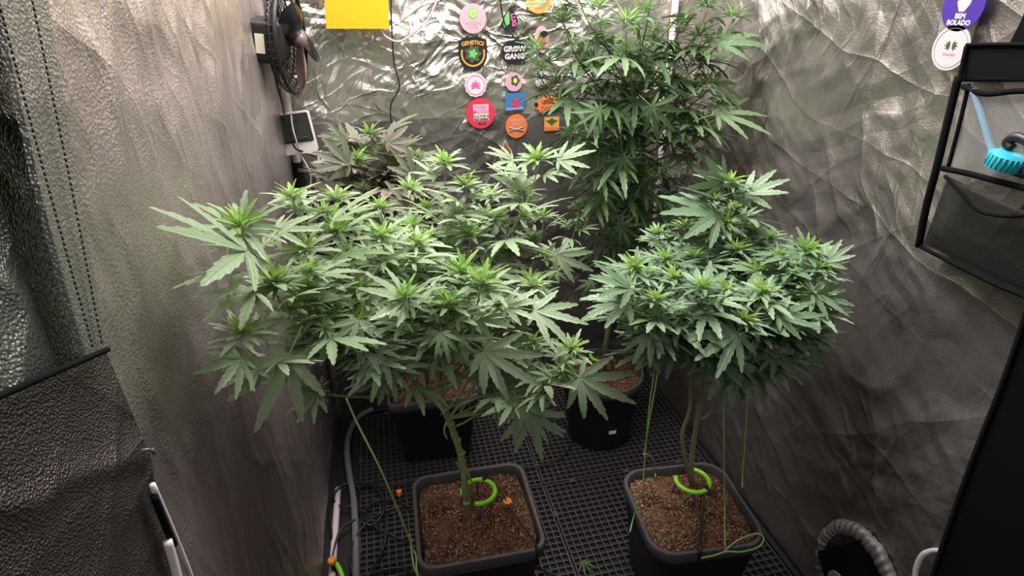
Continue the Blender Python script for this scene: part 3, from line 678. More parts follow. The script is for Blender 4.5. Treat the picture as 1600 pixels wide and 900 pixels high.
bm=bmesh.new(); bmesh.ops.create_cube(bm,size=1); bmesh.ops.scale(bm,vec=(.075,.088,.080),verts=bm.verts); bmesh.ops.bevel(bm,geom=bm.edges[:],offset=.012,segments=4,affect='EDGES',profile=.6)
fb=bm_obj('clip_housing',bm,M_black); fb.matrix_world=Matrix.Translation(at(415,62,.82)+Vector((.002,0,.0)))@Euler((R_(4),R_(6),R_(-6))).to_matrix().to_4x4()
bpy.context.view_layer.update(); setp(fb,t)
b=MB(); b.box((-.0085,-.0455,-.020),(.0085,-.0442,.016)); o=b.out('rating_label',M_cream,None,False); o.matrix_world=Matrix.Translation(at(415,62,.82)+Vector((.0,0,.0)))@Euler((R_(4),R_(6),R_(-6))).to_matrix().to_4x4(); bpy.context.view_layer.update(); setp(o,t); o['label']='small cream rating label'
tag(t,'black clip fan with glossy blades on the back left pole','fan')

# ------------------------------------------------------------------ stickers
FONT=None
def text(parent,s,size,x,y,z,m,name='lettering',bold=0,arc=None,shear=0,rot=0):
    cu=bpy.data.curves.new('lettering','FONT'); cu.body=s; cu.size=size; cu.align_x='CENTER'; cu.align_y='CENTER'; cu.extrude=.0003; cu.offset=size*bold; cu.shear=shear; cu.resolution_u=2
    o=bpy.data.objects.new('lettering_src',cu); C.objects.link(o); dg=bpy.context.evaluated_depsgraph_get()
    me=bpy.data.meshes.new_from_object(o.evaluated_get(dg)); bpy.data.objects.remove(o)
    if arc:
        for v in me.vertices:
            q=v.co.x/arc; r_=arc+v.co.y; v.co=Vector((r_*math.sin(q),r_*math.cos(q)-arc,v.co.z))
    me.materials.clear(); me.materials.append(m); o=bpy.data.objects.new(name,me); C.objects.link(o); o.parent=parent; o.location=(x,y,z); o.rotation_euler=(0,0,rot); return o
def pm(n,c,r=.4): return mat('print '+n,c,r)
K_pink=pm('pink',(.58,.32,.38)); K_mag=pm('magenta',(.72,.10,.32)); K_green=pm('green',(.13,.42,.12)); K_lgreen=pm('light green',(.45,.62,.16))
K_blk=pm('black',(.015,.015,.018)); K_org=pm('orange',(.66,.18,.055)); K_ylw=pm('amber',(.62,.30,.06)); K_red=pm('red',(.62,.035,.07)); K_wht=pm('white',(.60,.55,.57))
K_blue=pm('blue',(.04,.17,.36)); K_vio=pm('violet',(.065,.025,.30)); K_grey=pm('grey',(.30,.27,.29)); K_dgr=pm('dark olive',(.06,.09,.04)); K_brn=pm('brown',(.28,.09,.05)); K_cream=pm('cream',(.80,.68,.42)); K_lil=pm('lilac',(.25,.25,.55))
def ell(rx,ry,n=40,rot=0,wob=0,wn=0): return [((rx*(1+wob*math.cos(wn*q)))*math.cos(q+rot),(ry*(1+wob*math.cos(wn*q)))*math.sin(q+rot)) for q in [2*math.pi*k/n for k in range(n)]]
def shp(t,name,pts,z,m,th=.0004,dx=0,dy=0): b=MB(); b.poly([(x+dx,y+dy) for x,y in pts],th,Matrix.Translation((0,0,z))); return b.out(name,m,t,False)
def ringshape(t,name,r0,r1,z,m,n=40,sx=1,dx=0,dy=0,a0=0,a1=360):
    b=MB(); k_=n; vs=[];fs=[]
    for i in range(k_+1):
        q=R_(a0+(a1-a0)*i/k_); c_,s_=math.cos(q),math.sin(q)
        vs+=[(r0*c_*sx+dx,r0*s_+dy,z),(r1*c_*sx+dx,r1*s_+dy,z),(r0*c_*sx+dx,r0*s_+dy,z+.0004),(r1*c_*sx+dx,r1*s_+dy,z+.0004)]
    for i in range(k_): j=i*4; l=j+4; fs+=[(j+2,j+3,l+3,l+2),(j,l,l+1,j+1),(j+1,l+1,l+3,j+3),(j,j+2,l+2,l)]
    b.add(vs,fs); return b.out(name,m,t,False)
SB=.990
def sb(px,py):
    p=at(px,py,SB); return empty('sticker',mat=Matrix.Translation(p)@Matrix.Rotation(math.pi/2,4,'X'))
def sdone(t,label): tag(t,label,'sticker','stickers on the tent wall')
Z1=.0010
PPM=1/640.
def px_(v): return v*PPM
# 1 pink disc
t=sb(739,29); shp(t,'backing',ell(px_(20.5),px_(21)),0,K_pink,.001); shp(t,'hexagon',ell(px_(8),px_(8.5),6,R_(30)),Z1,K_green); shp(t,'hexagon_inner',ell(px_(6),px_(6.5),6,R_(30)),Z1+.0005,K_lgreen); text(t,'HI',px_(7),0,0,Z1+.001,K_green,bold=.02)
t.children[1].location=(0,px_(7),0); t.children[2].location=(0,px_(7),0); t.children[3].location=(0,px_(7),Z1+.001)
text(t,'HIGH',px_(10),0,px_(-7),Z1,K_grey,bold=.03); text(t,'SUPPLIES',px_(3.6),0,px_(-13),Z1,K_grey,bold=.02); sdone(t,'pink round sticker with a green hexagon and the word HIGH')
# 2 badge
t=sb(739,84); pts=[(px_(x),px_(y)) for x,y in ((-22,20),(-10,24),(10,24),(22,20),(23,8),(22,-6),(17,-16),(8,-22),(0,-24),(-8,-22),(-17,-16),(-22,-6),(-23,8))]
shp(t,'backing',pts,0,K_blk,.001); ringshape(t,'orange_ring',px_(16.5),px_(19),Z1,K_ylw,sx=1,a0=160,a1=380); shp(t,'leaf_print',ell(px_(12),px_(12),26,0,.22,7),Z1,K_dgr); shp(t,'leaf_core',ell(px_(6),px_(6),20,0,.3,5),Z1+.0005,K_green)
text(t,'GENETICS',px_(7.9),0,px_(16),Z1+.0006,K_ylw,bold=.03,arc=px_(60)); sdone(t,'dark badge sticker with orange lettering arched over a green leaf')
# 3
t=sb(743,133); shp(t,'backing',ell(px_(17.5),px_(18),60,0,.03,12),0,K_wht,.001); ringshape(t,'purple_ring',px_(14),px_(15),Z1,K_mag)
for k in range(7):
    q=R_(90+(k-3)*38); b=MB(); ln=px_(11-abs(k-3)*1.2); d=Vector((math.cos(q),math.sin(q),0)); n_=Vector((-d.y,d.x,0)); b.add([d*0,d*ln*.5+n_*ln*.17,d*ln,d*ln*.5-n_*ln*.17,*[v+Vector((0,0,.0004)) for v in (d*0,d*ln*.5+n_*ln*.17,d*ln,d*ln*.5-n_*ln*.17)]],[(0,3,2,1),(4,5,6,7),(0,1,5,4),(1,2,6,5),(2,3,7,6),(3,0,4,7)]); o=b.out('leaf_print',K_mag,t,False); o.location=(0,px_(-2),Z1+.0006)
sdone(t,'pinkish white scalloped sticker with a magenta leaf')
# 4
t=sb(751,177); shp(t,'backing',ell(px_(23.5),px_(24)),0,K_red,.001)
shp(t,'white_box',[(px_(-12),px_(-12)),(px_(13),px_(-12)),(px_(13),px_(14)),(px_(-12),px_(14))],Z1,K_wht); 
for i,(s_,kk) in enumerate((('HIGH',K_mag),('MOOD',K_mag))): text(t,s_,px_(8.2),0,px_(9.5-7*i),Z1+.0005,kk,bold=.03)
shp(t,'yellow_bar',[(px_(-11),px_(-2)),(px_(12),px_(-2)),(px_(12),px_(-7.5)),(px_(-11),px_(-7.5))][::-1],Z1+.0004,K_cream); text(t,'CULTIVE A',px_(5.2),px_(.5),px_(-4.6),Z1+.0009,K_blk,bold=.03); text(t,'SUA ONDA',px_(4.4),px_(.5),px_(-9.6),Z1+.0009,K_blk,bold=.03)
text(t,'BR 420',px_(4.2),px_(2),px_(-17),Z1,K_blk,bold=.03); sdone(t,'red round sticker with a white and yellow text block')
# 5 leaf shape
t=sb(797,30); Lp=[(-11,-14),(-13,-4),(-9,6),(-2,15),(1,18),(8,9),(12,0),(12,-8),(6,-15),(0,-13),(-4,-17)]
shp(t,'backing',[(px_(x),px_(y)) for x,y in Lp][::-1],0,K_blk,.001); shp(t,'green_half',[(px_(x),px_(y)) for x,y in ((-10,-12),(-11,-3),(-7,6),(-2,12),(-1,2),(-1,-6))][::-1],Z1,K_green); text(t,'LUG',px_(9.5),px_(5),px_(-1),Z1,K_mag,bold=.04,rot=R_(-80)); sdone(t,'leaf shaped sticker, half green and half black with magenta lettering')
# 6 grow gang
t=sb(804,82); shp(t,'backing',ell(px_(22),px_(17.5),30,0,.05,3),0,K_blk,.001); text(t,'GROW',px_(11),0,px_(5),Z1,K_wht,bold=.05); text(t,'GANG',px_(11),0,px_(-6),Z1,K_wht,bold=.05); sdone(t,'black sticker with white words GROW GANG')
# 7
t=sb(803,128); shp(t,'backing',ell(px_(14),px_(14.5)),0,K_pink,.001); shp(t,'bud_print',ell(px_(7),px_(8),20,0,.15,5),Z1,K_dgr,dx=px_(2),dy=px_(2)); shp(t,'bud_core',ell(px_(3),px_(4)),Z1+.0005,K_lgreen,dx=px_(2),dy=px_(2)); sdone(t,'pale pink round sticker with a dark green bud')
# 8
t=sb(805,159); shp(t,'backing',[(px_(-17),px_(-14)),(px_(14),px_(-13)),(px_(17),px_(14)),(px_(-16),px_(14))],0,K_blue,.001); shp(t,'lilac_band',[(px_(-16),px_(-13)),(px_(13),px_(-12)),(px_(14),px_(-8)),(px_(-16),px_(-9))],Z1,K_lil); shp(t,'red_shape',[(px_(-7),px_(-7)),(px_(7),px_(-8)),(px_(4),px_(0)),(px_(10),px_(7)),(px_(1),px_(3)),(px_(-6),px_(6)),(px_(-2),px_(-1))],Z1+.0005,K_red); sdone(t,'blue rectangular sticker with a red shape')
# 9
t=sb(807,197); shp(t,'backing',ell(px_(18.5),px_(19.5)),0,K_org,.001)
for i in range(2): text(t,['GARDEN','SEEDS'][i],px_(6.2),0,px_(9-6*i),Z1,K_pink,bold=.01)
b=MB(); b.tube([(px_(-12),px_(-2),Z1),(px_(-2),px_(-5),Z1),(px_(12),px_(-9),Z1)],px_(1.2),5); b.tube([(px_(12),px_(-2),Z1),(px_(2),px_(-5),Z1),(px_(-12),px_(-8),Z1)],px_(1.2),5); b.out('crossed_shears',K_grey,t); sdone(t,'orange round sticker with crossed grey tools')
# 10
t=sb(790,235); pr=[(0,19),(3,11),(5,6),(10,0),(12,-7),(9,-15),(3,-18),(-4,-18),(-10,-14),(-12,-6),(-9,1),(-5,6),(-3,12)]
shp(t,'backing',[(px_(x),px_(y)) for x,y in pr][::-1],0,K_wht,.001); shp(t,'red_print',[(px_(x*.82),px_(y*.85)) for x,y in pr][::-1],Z1,K_brn); shp(t,'white_highlight',ell(px_(3.4),px_(5)),Z1+.0005,K_pink,dx=px_(2),dy=px_(-9)); ringshape(t,'inner_line',px_(5),px_(6),Z1+.0005,K_red,dy=px_(-5)); sdone(t,'dark red flame shaped sticker with a pale outline')
# 11
t=sb(856,163); sp=[(-24,-4),(-16,4),(-20,7),(-8,9),(-9,15),(3,12),(14,16),(13,8),(18,6),(14,3),(23,-3),(22,-8),(8,-10),(0,-12),(-14,-13),(-16,-8)]
shp(t,'backing',[(px_(x),px_(y)) for x,y in sp][::-1],0,K_org,.001); text(t,'LEGAL',px_(7),0,px_(3),Z1,K_blk,bold=.03); text(t,'PLANTA',px_(6),0,px_(-5),Z1,K_brn,bold=.02); shp(t,'dark_spot',ell(px_(3.5),px_(4),12),Z1,K_blk,dx=px_(-20),dy=px_(0)); sdone(t,'ragged orange sticker with dark lettering')
# 12
t=sb(862,194); shp(t,'backing',[(px_(-13),px_(-11)),(px_(13),px_(-11)),(px_(13),px_(12)),(px_(-13),px_(12))],0,K_ylw,.001); shp(t,'dark_tree',[(px_(x),px_(y)) for x,y in ((-11,6),(-4,2),(0,-3),(4,2),(11,5),(5,7),(0,10),(-5,7))][::-1],Z1,K_dgr); shp(t,'orange_strip',[(px_(-13),px_(-10)),(px_(13),px_(-10)),(px_(13),px_(-5)),(px_(-13),px_(-4))],Z1,K_org); sdone(t,'small square amber sticker with a dark tree')
# 13,14,15
t=sb(842,3); shp(t,'backing',ell(px_(20),px_(16)),0,K_ylw,.001); shp(t,'inner_disc',ell(px_(14),px_(10)),Z1,K_org); sdone(t,'orange round sticker at the top edge behind the tall plant')
t=sb(846,62); shp(t,'backing',ell(px_(12),px_(20)),0,K_pink,.001); shp(t,'red_patch',ell(px_(9),px_(9),14,0,.15,4),Z1,K_red,dy=px_(-3)); shp(t,'black_patch',ell(px_(7),px_(5),12),Z1+.0005,K_blk,dx=px_(4),dy=px_(8)); sdone(t,'pink sticker with red and black patches behind the tall plant')
t=sb(847,123); shp(t,'backing',ell(px_(14),px_(14.5)),0,K_grey,.001); ringshape(t,'white_ring',px_(8.5),px_(11.5),Z1,K_wht); text(t,'CC',px_(10),0,0,Z1,K_wht,bold=.03); sdone(t,'grey round sticker with a white ring and letters')
# right wall
def sr(px,py,x=.986):
    p=at_x(px,py,x); Mx=Matrix(((0,0,-1),(-1,0,0),(0,1,0))).to_4x4(); return empty('sticker',mat=Matrix.Translation(p)@Mx@Matrix.Rotation(R_(0),4,'Z'))
t=sr(1506,9); shp(t,'backing',ell(.031,.031),0,K_vio,.001)
shp(t,'white_hand',[(.001*x,.001*y) for x,y in ((-4,-7),(4,-7),(10,2),(11,8),(8,10),(7,17),(4,18),(3,12),(0,19),(-2,18),(-3,12),(-6,16),(-8,15),(-7,8),(-10,5))],Z1,K_wht)
text(t,'BEM',.0085,0,-.0125,Z1,K_wht,bold=.05); text(t,'BOLADO',.0085,0,-.0205,Z1,K_wht,bold=.05); sdone(t,'violet round sticker with a white hand at the top right')
t=sr(1486,75); shp(t,'backing',ell(.0285,.0285),0,K_wht,.001); ringshape(t,'thin_ring',.0245,.0250,Z1,K_grey)
for sgn in (-1,1):
    for k in range(5):
        q=R_(90+sgn*(-25-k*32)); d=Vector((math.cos(q),math.sin(q),0)); n_=Vector((-d.y,d.x,0)); ln=.009-.0009*abs(k-2); o0=Vector((sgn*.0018,.003,0)); a4=[o0,o0+d*ln*.5+n_*.0012,o0+d*ln,o0+d*ln*.5-n_*.0012]; b=MB(); b.add([*a4,*[v+Vector((0,0,.0004)) for v in a4]],[(0,3,2,1),(4,5,6,7),(0,1,5,4),(1,2,6,5),(2,3,7,6),(3,0,4,7)]); o=b.out('leaf_print',K_dgr,t,False); o.location=(0,0,Z1)
text(t,'P H A Z E',.0042,0,-.0085,Z1,K_mag,bold=.02); sdone(t,'white round sticker with a split green leaf, above the organiser')

# ------------------------------------------------------------------ leaves
def leaflet(V,Fc,UV,MI,Mt,Ln,Wd,droop,fold,nst,base_t=0.0):
    pos=Vector((0,0,0)); n0=len(V); ds=Ln/nst
    for i in range(nst+1):
        t=i/nst; a=-droop*t; 
        if i>0: pos=pos+Vector((0,math.cos(-droop*(t-.5/nst)),math.sin(-droop*(t-.5/nst))))*ds
        w=Wd*(max(t,.02)**.75)*((1-t)**.85)*2.05
        tooth = (i%2==1)
        if i==nst: w=0.0003
        ww = w*(1.06 if tooth else .84); sh = ds*(.35 if tooth else -.25) if 0<i<nst else 0
        nrm=Vector((0,-math.sin(a),math.cos(a)))
        fwd=Vector((0,math.cos(a),math.sin(a)))
        V.append(Mt@(pos+Vector((-ww,0,0))+nrm*(ww*fold)+fwd*sh)); V.append(Mt@pos); V.append(Mt@(pos+Vector((ww,0,0))+nrm*(ww*fold)+fwd*sh))
        UV += [(0,t),(.5,t),(1,t)]
        if i>0:
            k=n0+(i-1)*3
            Fc.append((k,k+1,k+4,k+3)); Fc.append((k+1,k+2,k+5,k+4)); MI += [0,0]
def leaf_data(name,mats,nl,width,droop,fold,spread,pet,rnd,nst=12,cup=.0):
    V=[];Fc=[];UV=[];MI=[]
    # petiole
    pr=.0095; m=4; pts=[Vector((0,pet*i/3,pet*.25*math.sin(i/3*1.4))) for i in range(4)]
    for i,p in enumerate(pts):
        for k in range(m): q=math.pi/2*k; V.append(p+Vector((pr*math.cos(q),0,pr*math.sin(q)))); UV.append((.5,.5))
    for i in range(3):
        for k in range(m): Fc.append((i*m+k,i*m+(k+1)%m,(i+1)*m+(k+1)%m,(i+1)*m+k)); MI.append(1)
    o=pts[-1]
    if nl==7: A=[0,spread,-spread,spread*2.05,-spread*2.05,spread*3.4,-spread*3.4]; Ls=[1,.93,.93,.72,.72,.36,.36]
    elif nl==5: A=[0,spread*1.1,-spread*1.1,spread*2.5,-spread*2.5]; Ls=[1,.86,.86,.5,.5]
    else: A=[0,spread*1.5,-spread*1.5]; Ls=[1,.8,.8]
    for a,l in zip(A,Ls):
        a+=rnd.uniform(-4,4); l*=rnd.uniform(.93,1.05)
        Mt=Matrix.Translation(o)@Matrix.Rotation(R_(-a),4,'Z')@Matrix.Rotation(rnd.uniform(-.08,.12)+cup,4,'X')@Matrix.Rotation(rnd.uniform(-.15,.15),4,'Y')
        leaflet(V,Fc,UV,MI,Mt,l,width*(l**.5 if l<1 else 1)*.5,droop*rnd.uniform(.7,1.3),fold,nst)
    me=bpy.data.meshes.new(name); me.from_pydata([tuple(v) for v in V],[],Fc)
    uvl=me.uv_layers.new(name='UVMap')
    for lp in me.loops: uvl.data[lp.index].uv=UV[lp.vertex_index]
    for mm in mats: me.materials.append(mm)
    me.polygons.foreach_set('material_index',MI); me.polygons.foreach_set('use_smooth',[True]*len(Fc)); me.update()
    me['pet']=pet
    return me
rl=random.Random(11)
def leafset(mt,width,spread,droops,pet=.38,nls=(7,7,5,7),fold=.22):
    return [leaf_data('leaf',[mt,M_petiole],nls[i%len(nls)],width,d,fold,spread,pet,rl) for i,d in enumerate(droops)]
def join_leaf(V,Fc,UV,MI,M,me):
    n=len(V); 
    V+= [M@v.co for v in me.vertices]
    uvd=me.uv_layers[0].data; um={}
    for lp in me.loops: um[lp.vertex_index]=tuple(uvd[lp.index].uv)
    UV+= [um.get(i,(.5,.5)) for i in range(len(me.vertices))]
    for p in me.polygons: Fc.append(tuple(i+n for i in p.vertices)); MI.append(p.material_index)
def tipset(mt,mt2,width,spread,n,flower=False,lens=(.35,.6,.9,1.2)):
    """rosette of young leaves at a branch apex: unit = 1 for the longest leaf"""
    base=[leaf_data('young_leaf',[mt,M_petiole,M_pistil,mt2],5 if k%2 else 3,width,.35+.15*k,.35,spread,.12,rl,nst=8) for k in range(3)]
    out=[]
    for q in range(n):
        V=[];Fc=[];UV=[];MI=[]; cnt=11; ga=rl.uniform(0,6)
        for k in range(cnt):
            f=k/(cnt-1); az=ga+k*2.4+rl.uniform(-.3,.3); el=R_(82-66*f+rl.uniform(-8,8)); s=.34+.62*f+rl.uniform(-.06,.08)
            M=Matrix.Translation((0,0,.18*(1-f)))@Matrix.Rotation(az,4,'Z')@Matrix.Rotation(el,4,'X')@Matrix.Scale(s,4)
            m0=len(MI); join_leaf(V,Fc,UV,MI,M,base[k%3])
            if f>.55 :
                for i in range(m0,len(MI)):
                    if MI[i]==0: MI[i]=3
        # central bud: short narrow spikes
        ns=46 if flower else 16
        for k in range(ns):
            az=rl.uniform(0,6.28); el=rl.uniform(.2,1.45); ln=rl.uniform(.10,.22) if flower else rl.uniform(.12,.28); d=Vector((math.cos(az)*math.cos(el),math.sin(az)*math.cos(el),math.sin(el)))
            s0=Vector((0,0,.05+rl.uniform(0,.16))); sd=d.orthogonal().normalized()*(.010 if flower else .02); n=len(V)
            V+=[s0-sd,s0+sd,s0+d*ln,s0+sd.cross(d).normalized()*sd.length]; UV+=[(.5,.5)]*4; Fc+=[(n,n+1,n+2),(n+1,n+3,n+2),(n+3,n,n+2)]; MI+=[2 if flower else 0]*3
        me=bpy.data.meshes.new('growing_tip'); me.from_pydata([tuple(v) for v in V],[],Fc); uvl=me.uv_layers.new(name='UVMap')
        for lp in me.loops: uvl.data[lp.index].uv=UV[lp.vertex_index]
        for mm in (mt,M_petiole,M_pistil,mt2): me.materials.append(mm)
        me.polygons.foreach_set('material_index',MI); me.polygons.foreach_set('use_smooth',[True]*len(Fc)); me.update(); out.append(me)
    return out
def place(me,parent,M,name='leaf'):
    o=bpy.data.objects.new(name,me); C.objects.link(o); o.parent=parent; o.matrix_local=parent_inv[parent.name]@M; return o
parent_inv={}
def bez(a,b,c,d,n):
    return [a*(1-t)**3+b*3*t*(1-t)**2+c*3*t*t*(1-t)+d*t**3 for t in [k/n for k in range(n+1)]]
def inside(p): return .018<p.x<.982 and p.y<.975
def leaf_matrix(p,az,pitch,roll,s):
    # local +Y along azimuth; pitch up positive
    return Matrix.Translation(p)@Matrix.Rotation(az-math.pi/2,4,'Z')@Matrix.Rotation(pitch,4,'X')@Matrix.Rotation(roll,4,'Y')@Matrix.Scale(s,4)
def plant(name,label,base,stem_pts,tips,LS,TS,TB,nodes,sizes,stem_m,rs,seed,tip_size,droopy,fans=(),dens=1.0,maxleaf=290,axil=.5,stem_r=.0055,tipname='growing_tip',attach=None,el0=.35):
    rnd=random.Random(seed)
    t=empty(name,base); parent_inv[t.name]=Matrix.Translation(base).inverted(); tag(t,label,'plant')
    sp=spline(stem_pts,7); b=MB(); n=len(sp)
    # knobbly nodes on the stem
    b.tube(sp,[stem_r*(1-.45*i/n)*(1.22 if i%7==0 else 1) for i in range(n)],10); o=b.out('stem',stem_m); o.parent=t; o.matrix_parent_inverse=parent_inv[t.name]
    leaves=0
    tip_pos=[]
    for (px,py,y,*rest) in tips:
        T=at(px,py,y) if len(rest)<2 else Vector(rest[1]); sc=rest[0] if rest else 1.0
        tip_pos.append(T)
        # choose an attachment on the stem, lower than the tip
        best=None
        for i,s in enumerate(sp):
            if i < n*(attach or .4): continue
            dh=(T.xy-s.xy).length; want=T.z-.55*dh-.08
            d=abs(s.z-want)
            if best is None or d<best[0]: best=(d,i)
        A=sp[best[1]]; dl=(T-A).length; hd=Vector((T.x-A.x,T.y-A.y,0))
        pth=bez(A,A+hd*.35+Vector((0,0,dl*.12)),T-Vector((0,0,dl*.32))-hd*.12,T,16)
        b=MB(); b.tube(pth,[rs*(1-.62*i/16) for i in range(17)],7); o=b.out('branch',stem_m); o.parent=t; o.matrix_parent_inverse=parent_inv[t.name]
        Lc=[0]
        for i in range(1,len(pth)): Lc.append(Lc[-1]+(pth[i]-pth[i-1]).length)
        tot=Lc[-1]
        def P(s):
            for i in range(1,len(pth)):
                if Lc[i]>=s: return pth[i-1].lerp(pth[i],(s-Lc[i-1])/max(1e-9,Lc[i]-Lc[i-1]))
            return pth[-1]
        az0=rnd.uniform(0,3.14)
        tilt=Matrix.Rotation(rnd.uniform(-.25,.25),4,'X')@Matrix.Rotation(rnd.uniform(-.25,.25),4,'Y')
        place(rnd.choice(TS),t,Matrix.Translation(T)@tilt@Matrix.Rotation(az0,4,'Z')@Matrix.Scale(tip_size*sc*rnd.uniform(.88,1.15),4),tipname)
        for k,(dn,sz) in enumerate(zip(nodes,sizes)):
            dn=dn*sc*rnd.uniform(.9,1.1)
            if dn>tot*.93: break
            q=P(tot-dn)
            for side in (0,1):
                if leaves>=maxleaf: break
                if rnd.random()>dens and k>0: continue
                az=az0+k*1.57+side*math.pi+rnd.uniform(-.35,.35); s=sz*sc*rnd.uniform(.82,1.14)
                ok=False
                for tr in range(14):
                    tipp=q+Vector((math.cos(az),math.sin(az),0))*s*1.36
                    if inside(tipp): ok=True; break
                    az+=.45
                if not ok: s*=.5
                pitch=rnd.uniform(el0-.2,el0+.25)-droopy*k*.13
                place(rnd.choice(LS),t,leaf_matrix(q,az,pitch,rnd.uniform(-.3,.3),s)); leaves+=1
                if k>=1 and rnd.random()<axil:
                    q2=q+Vector((math.cos(az),math.sin(az),.9))*.018*sc
                    place(rnd.choice(TB),t,Matrix.Translation(q2)@Matrix.Rotation(az,4,'Z')@Matrix.Rotation(.4,4,'Y')@Matrix.Scale(tip_size*sc*rnd.uniform(.45,.75),4),'side_shoot')
    for (cx,cy,cyd,tx,ty,tyd,hint,vi) in fans:
        c=at(cx,cy,cyd); e=at(tx,ty,tyd); yv=(e-c); s=yv.length; yv.normalize()
        h=(CAM-c).normalized() if hint=='cam' else (Vector((0,0,1)) if hint=='up' else ((CAM-c).normalized()+Vector((0,0,1.2))).normalized())
        z=(h-yv*h.dot(yv)).normalized(); x=yv.cross(z)
        s=s/.95
        me=LS[vi%len(LS)]
        place(me,t,Matrix.Translation(c)@Matrix((x,yv,z)).transposed().to_4x4()@Matrix.Scale(s,4)@Matrix.Translation((0,-.38,-.095)))
    return t
L_main=leafset(G_main,.25,29,[.15,.3,.45,.7,.25,.5])
L_deep=leafset(G_deep,.28,28,[.2,.35,.55,.3,.75])
L_tall=leafset(G_tall,.21,30,[.4,.7,.95,.6])
L_dull=leafset(G_dull,.34,29,[.15,.3,.5,.35])
T_main=tipset(G_tip,G_main,.26,32,5)
T_deep=tipset(G_tip,G_deep,.28,32,5)
T_tall=tipset(G_tipb,G_tall,.18,34,5,flower=True)
T_dull=tipset(G_tip,G_dull,.26,32,3)

# FRONT LEFT plant
zs=ZS
FLs=[at_z(733,812,zs-.004),at(728,770,.285),at(722,720,.295),at(710,680,.30),at(697,645,.30),at(688,610,.305),at(684,565,.31),at(676,515,.32),at(668,465,.33),at(664,430,.34)]
FLt=[(379,368,.08,1.05),(459,318,.22),(528,318,.34,.9),(597,380,.27,1.1),(695,262,.50),(729,297,.46),(842,255,.46,1.15),(816,310,.50),(768,312,.54,.9),(643,360,.42),
     (735,372,.40),(757,347,.5,.9),(650,388,.34),(719,437,.24,1.1),(750,456,.20,1.15),(831,450,.33,.9),(850,344,.52,.9),(426,452,.10,.95),(454,494,.12,.8),(379,530,.07,.85),
     (482,460,.16,.9),(479,400,.20),(556,506,.18),(566,460,.22),(569,546,.16,.8),(500,504,.14,.9),(833,452,.30,.8),(831,540,.26,.75),(893,550,.24,.9),(637,476,.16,1.1),(700,486,.18),
     (880,586,.22,.75),(595,332,.50,.9),(668,330,.52,.9),(905,330,.62,.7),(540,430,.24),(610,430,.30),(790,400,.44),(690,400,.42),(560,350,.36,.9),(530,370,.28),(640,300,.58,.8),(780,480,.30,.8),(505,340,.30,.8)]
FLf=[(385,392,.03,247,360,-.04,'mix',0),(376,425,.05,294,438,-.01,'up',1),(396,455,.06,322,482,.0,'mix',2),(398,455,.08,380,502,.05,'cam',0),(451,556,.08,400,670,.05,'cam',0),(376,560,.04,334,608,-.01,'cam',4),
     (757,549,.16,835,604,.12,'cam',1),(758,552,.16,778,606,.13,'cam',0),(870,398,.34,928,424,.31,'cam',2),(835,485,.22,916,508,.19,'mix',0),(906,590,.19,986,632,.15,'cam',1),(905,592,.19,950,652,.16,'cam',3),
     (820,632,.22,800,700,.20,'cam',2),(826,640,.23,846,716,.21,'cam',0),(830,650,.24,880,676,.22,'cam',1),(690,520,.15,700,562,.12,'cam',3),(600,560,.14,545,612,.12,'cam',1),(872,250,.44,930,237,.42,'mix',0),(800,250,.44,760,236,.43,'mix',1),
     (430,360,.14,500,350,.13,'mix',2),(640,470,.16,560,452,.14,'mix',0),(790,480,.20,850,470,.18,'mix',1),(560,500,.12,540,552,.10,'cam',0),(610,575,.18,585,635,.17,'cam',4)]
plant('cannabis_plant','broad pale green cannabis plant filling the left foreground, in the front left pot',at_z(733,812,zs-.004),FLs,FLt,L_main,T_main,T_main,
      [.030,.066,.105,.15,.20],[.054,.072,.084,.084,.070],M_stem,.0027,21,.054,.40,FLf,dens=.72,maxleaf=262,axil=.5,el0=.42,stem_r=.0068)
# FRONT RIGHT plant
FRs=[at_z(1083,757,zs-.004),at(1080,735,.285),at(1084,690,.285),at(1092,640,.28),at(1100,590,.275),at(1112,540,.27),at(1125,490,.28),at(1132,440,.29)]
FRt=[(1139,292,.34,1.1),(1133,355,.32),(1150,398,.27),(993,424,.20,1.05),(1257,398,.20,1.05),(1190,462,.14,1.1),(1249,438,.17),(1097,456,.14,.95),(1170,366,.32,.9),(1069,362,.34,.9),(1125,402,.30),(1097,344,.38,.9),
     (1024,475,.14,.9),(1160,506,.11,1.0),(1210,500,.13),(1040,410,.25,.95),(1086,410,.28),(1215,410,.22),(1180,430,.22),(1050,440,.20),(1130,460,.16),(1272,470,.13,.9),(1010,500,.15,.85),(1225,535,.13,.9),(1065,500,.14,.9),
     (1206,375,.28,.85),(1030,370,.36,.8),(1150,330,.38,.8),(1110,500,.16),(1240,490,.15),(1280,425,.16,.8),(975,460,.17,.8)]
FRf=[(1018,516,.13,990,568,.11,'cam',0),(1020,516,.13,1037,566,.12,'cam',1),(1150,520,.10,1090,562,.07,'cam',0),(1152,520,.10,1131,572,.08,'cam',3),(1270,458,.12,1335,475,.10,'mix',0),(1270,460,.12,1316,503,.10,'cam',1),(1215,495,.10,1288,490,.08,'mix',0),
     (1260,520,.13,1325,512,.11,'mix',1),(1250,530,.13,1300,565,.11,'cam',0),(1140,560,.15,1141,636,.13,'cam',3),(1160,555,.15,1200,620,.14,'cam',0),(1110,545,.17,1075,585,.16,'cam',1),(1165,303,.33,1232,278,.31,'mix',0),(1120,337,.31,1045,320,.29,'mix',1),(1290,410,.16,1332,382,.15,'mix',0),
     (1285,420,.16,1325,405,.15,'mix',1),(985,450,.15,925,430,.14,'mix',0),(980,470,.15,910,488,.13,'mix',2),(1235,555,.15,1240,600,.15,'cam',2),(1020,380,.32,1060,400,.30,'up',1),(1130,286,.35,1085,266,.34,'cam',0)]
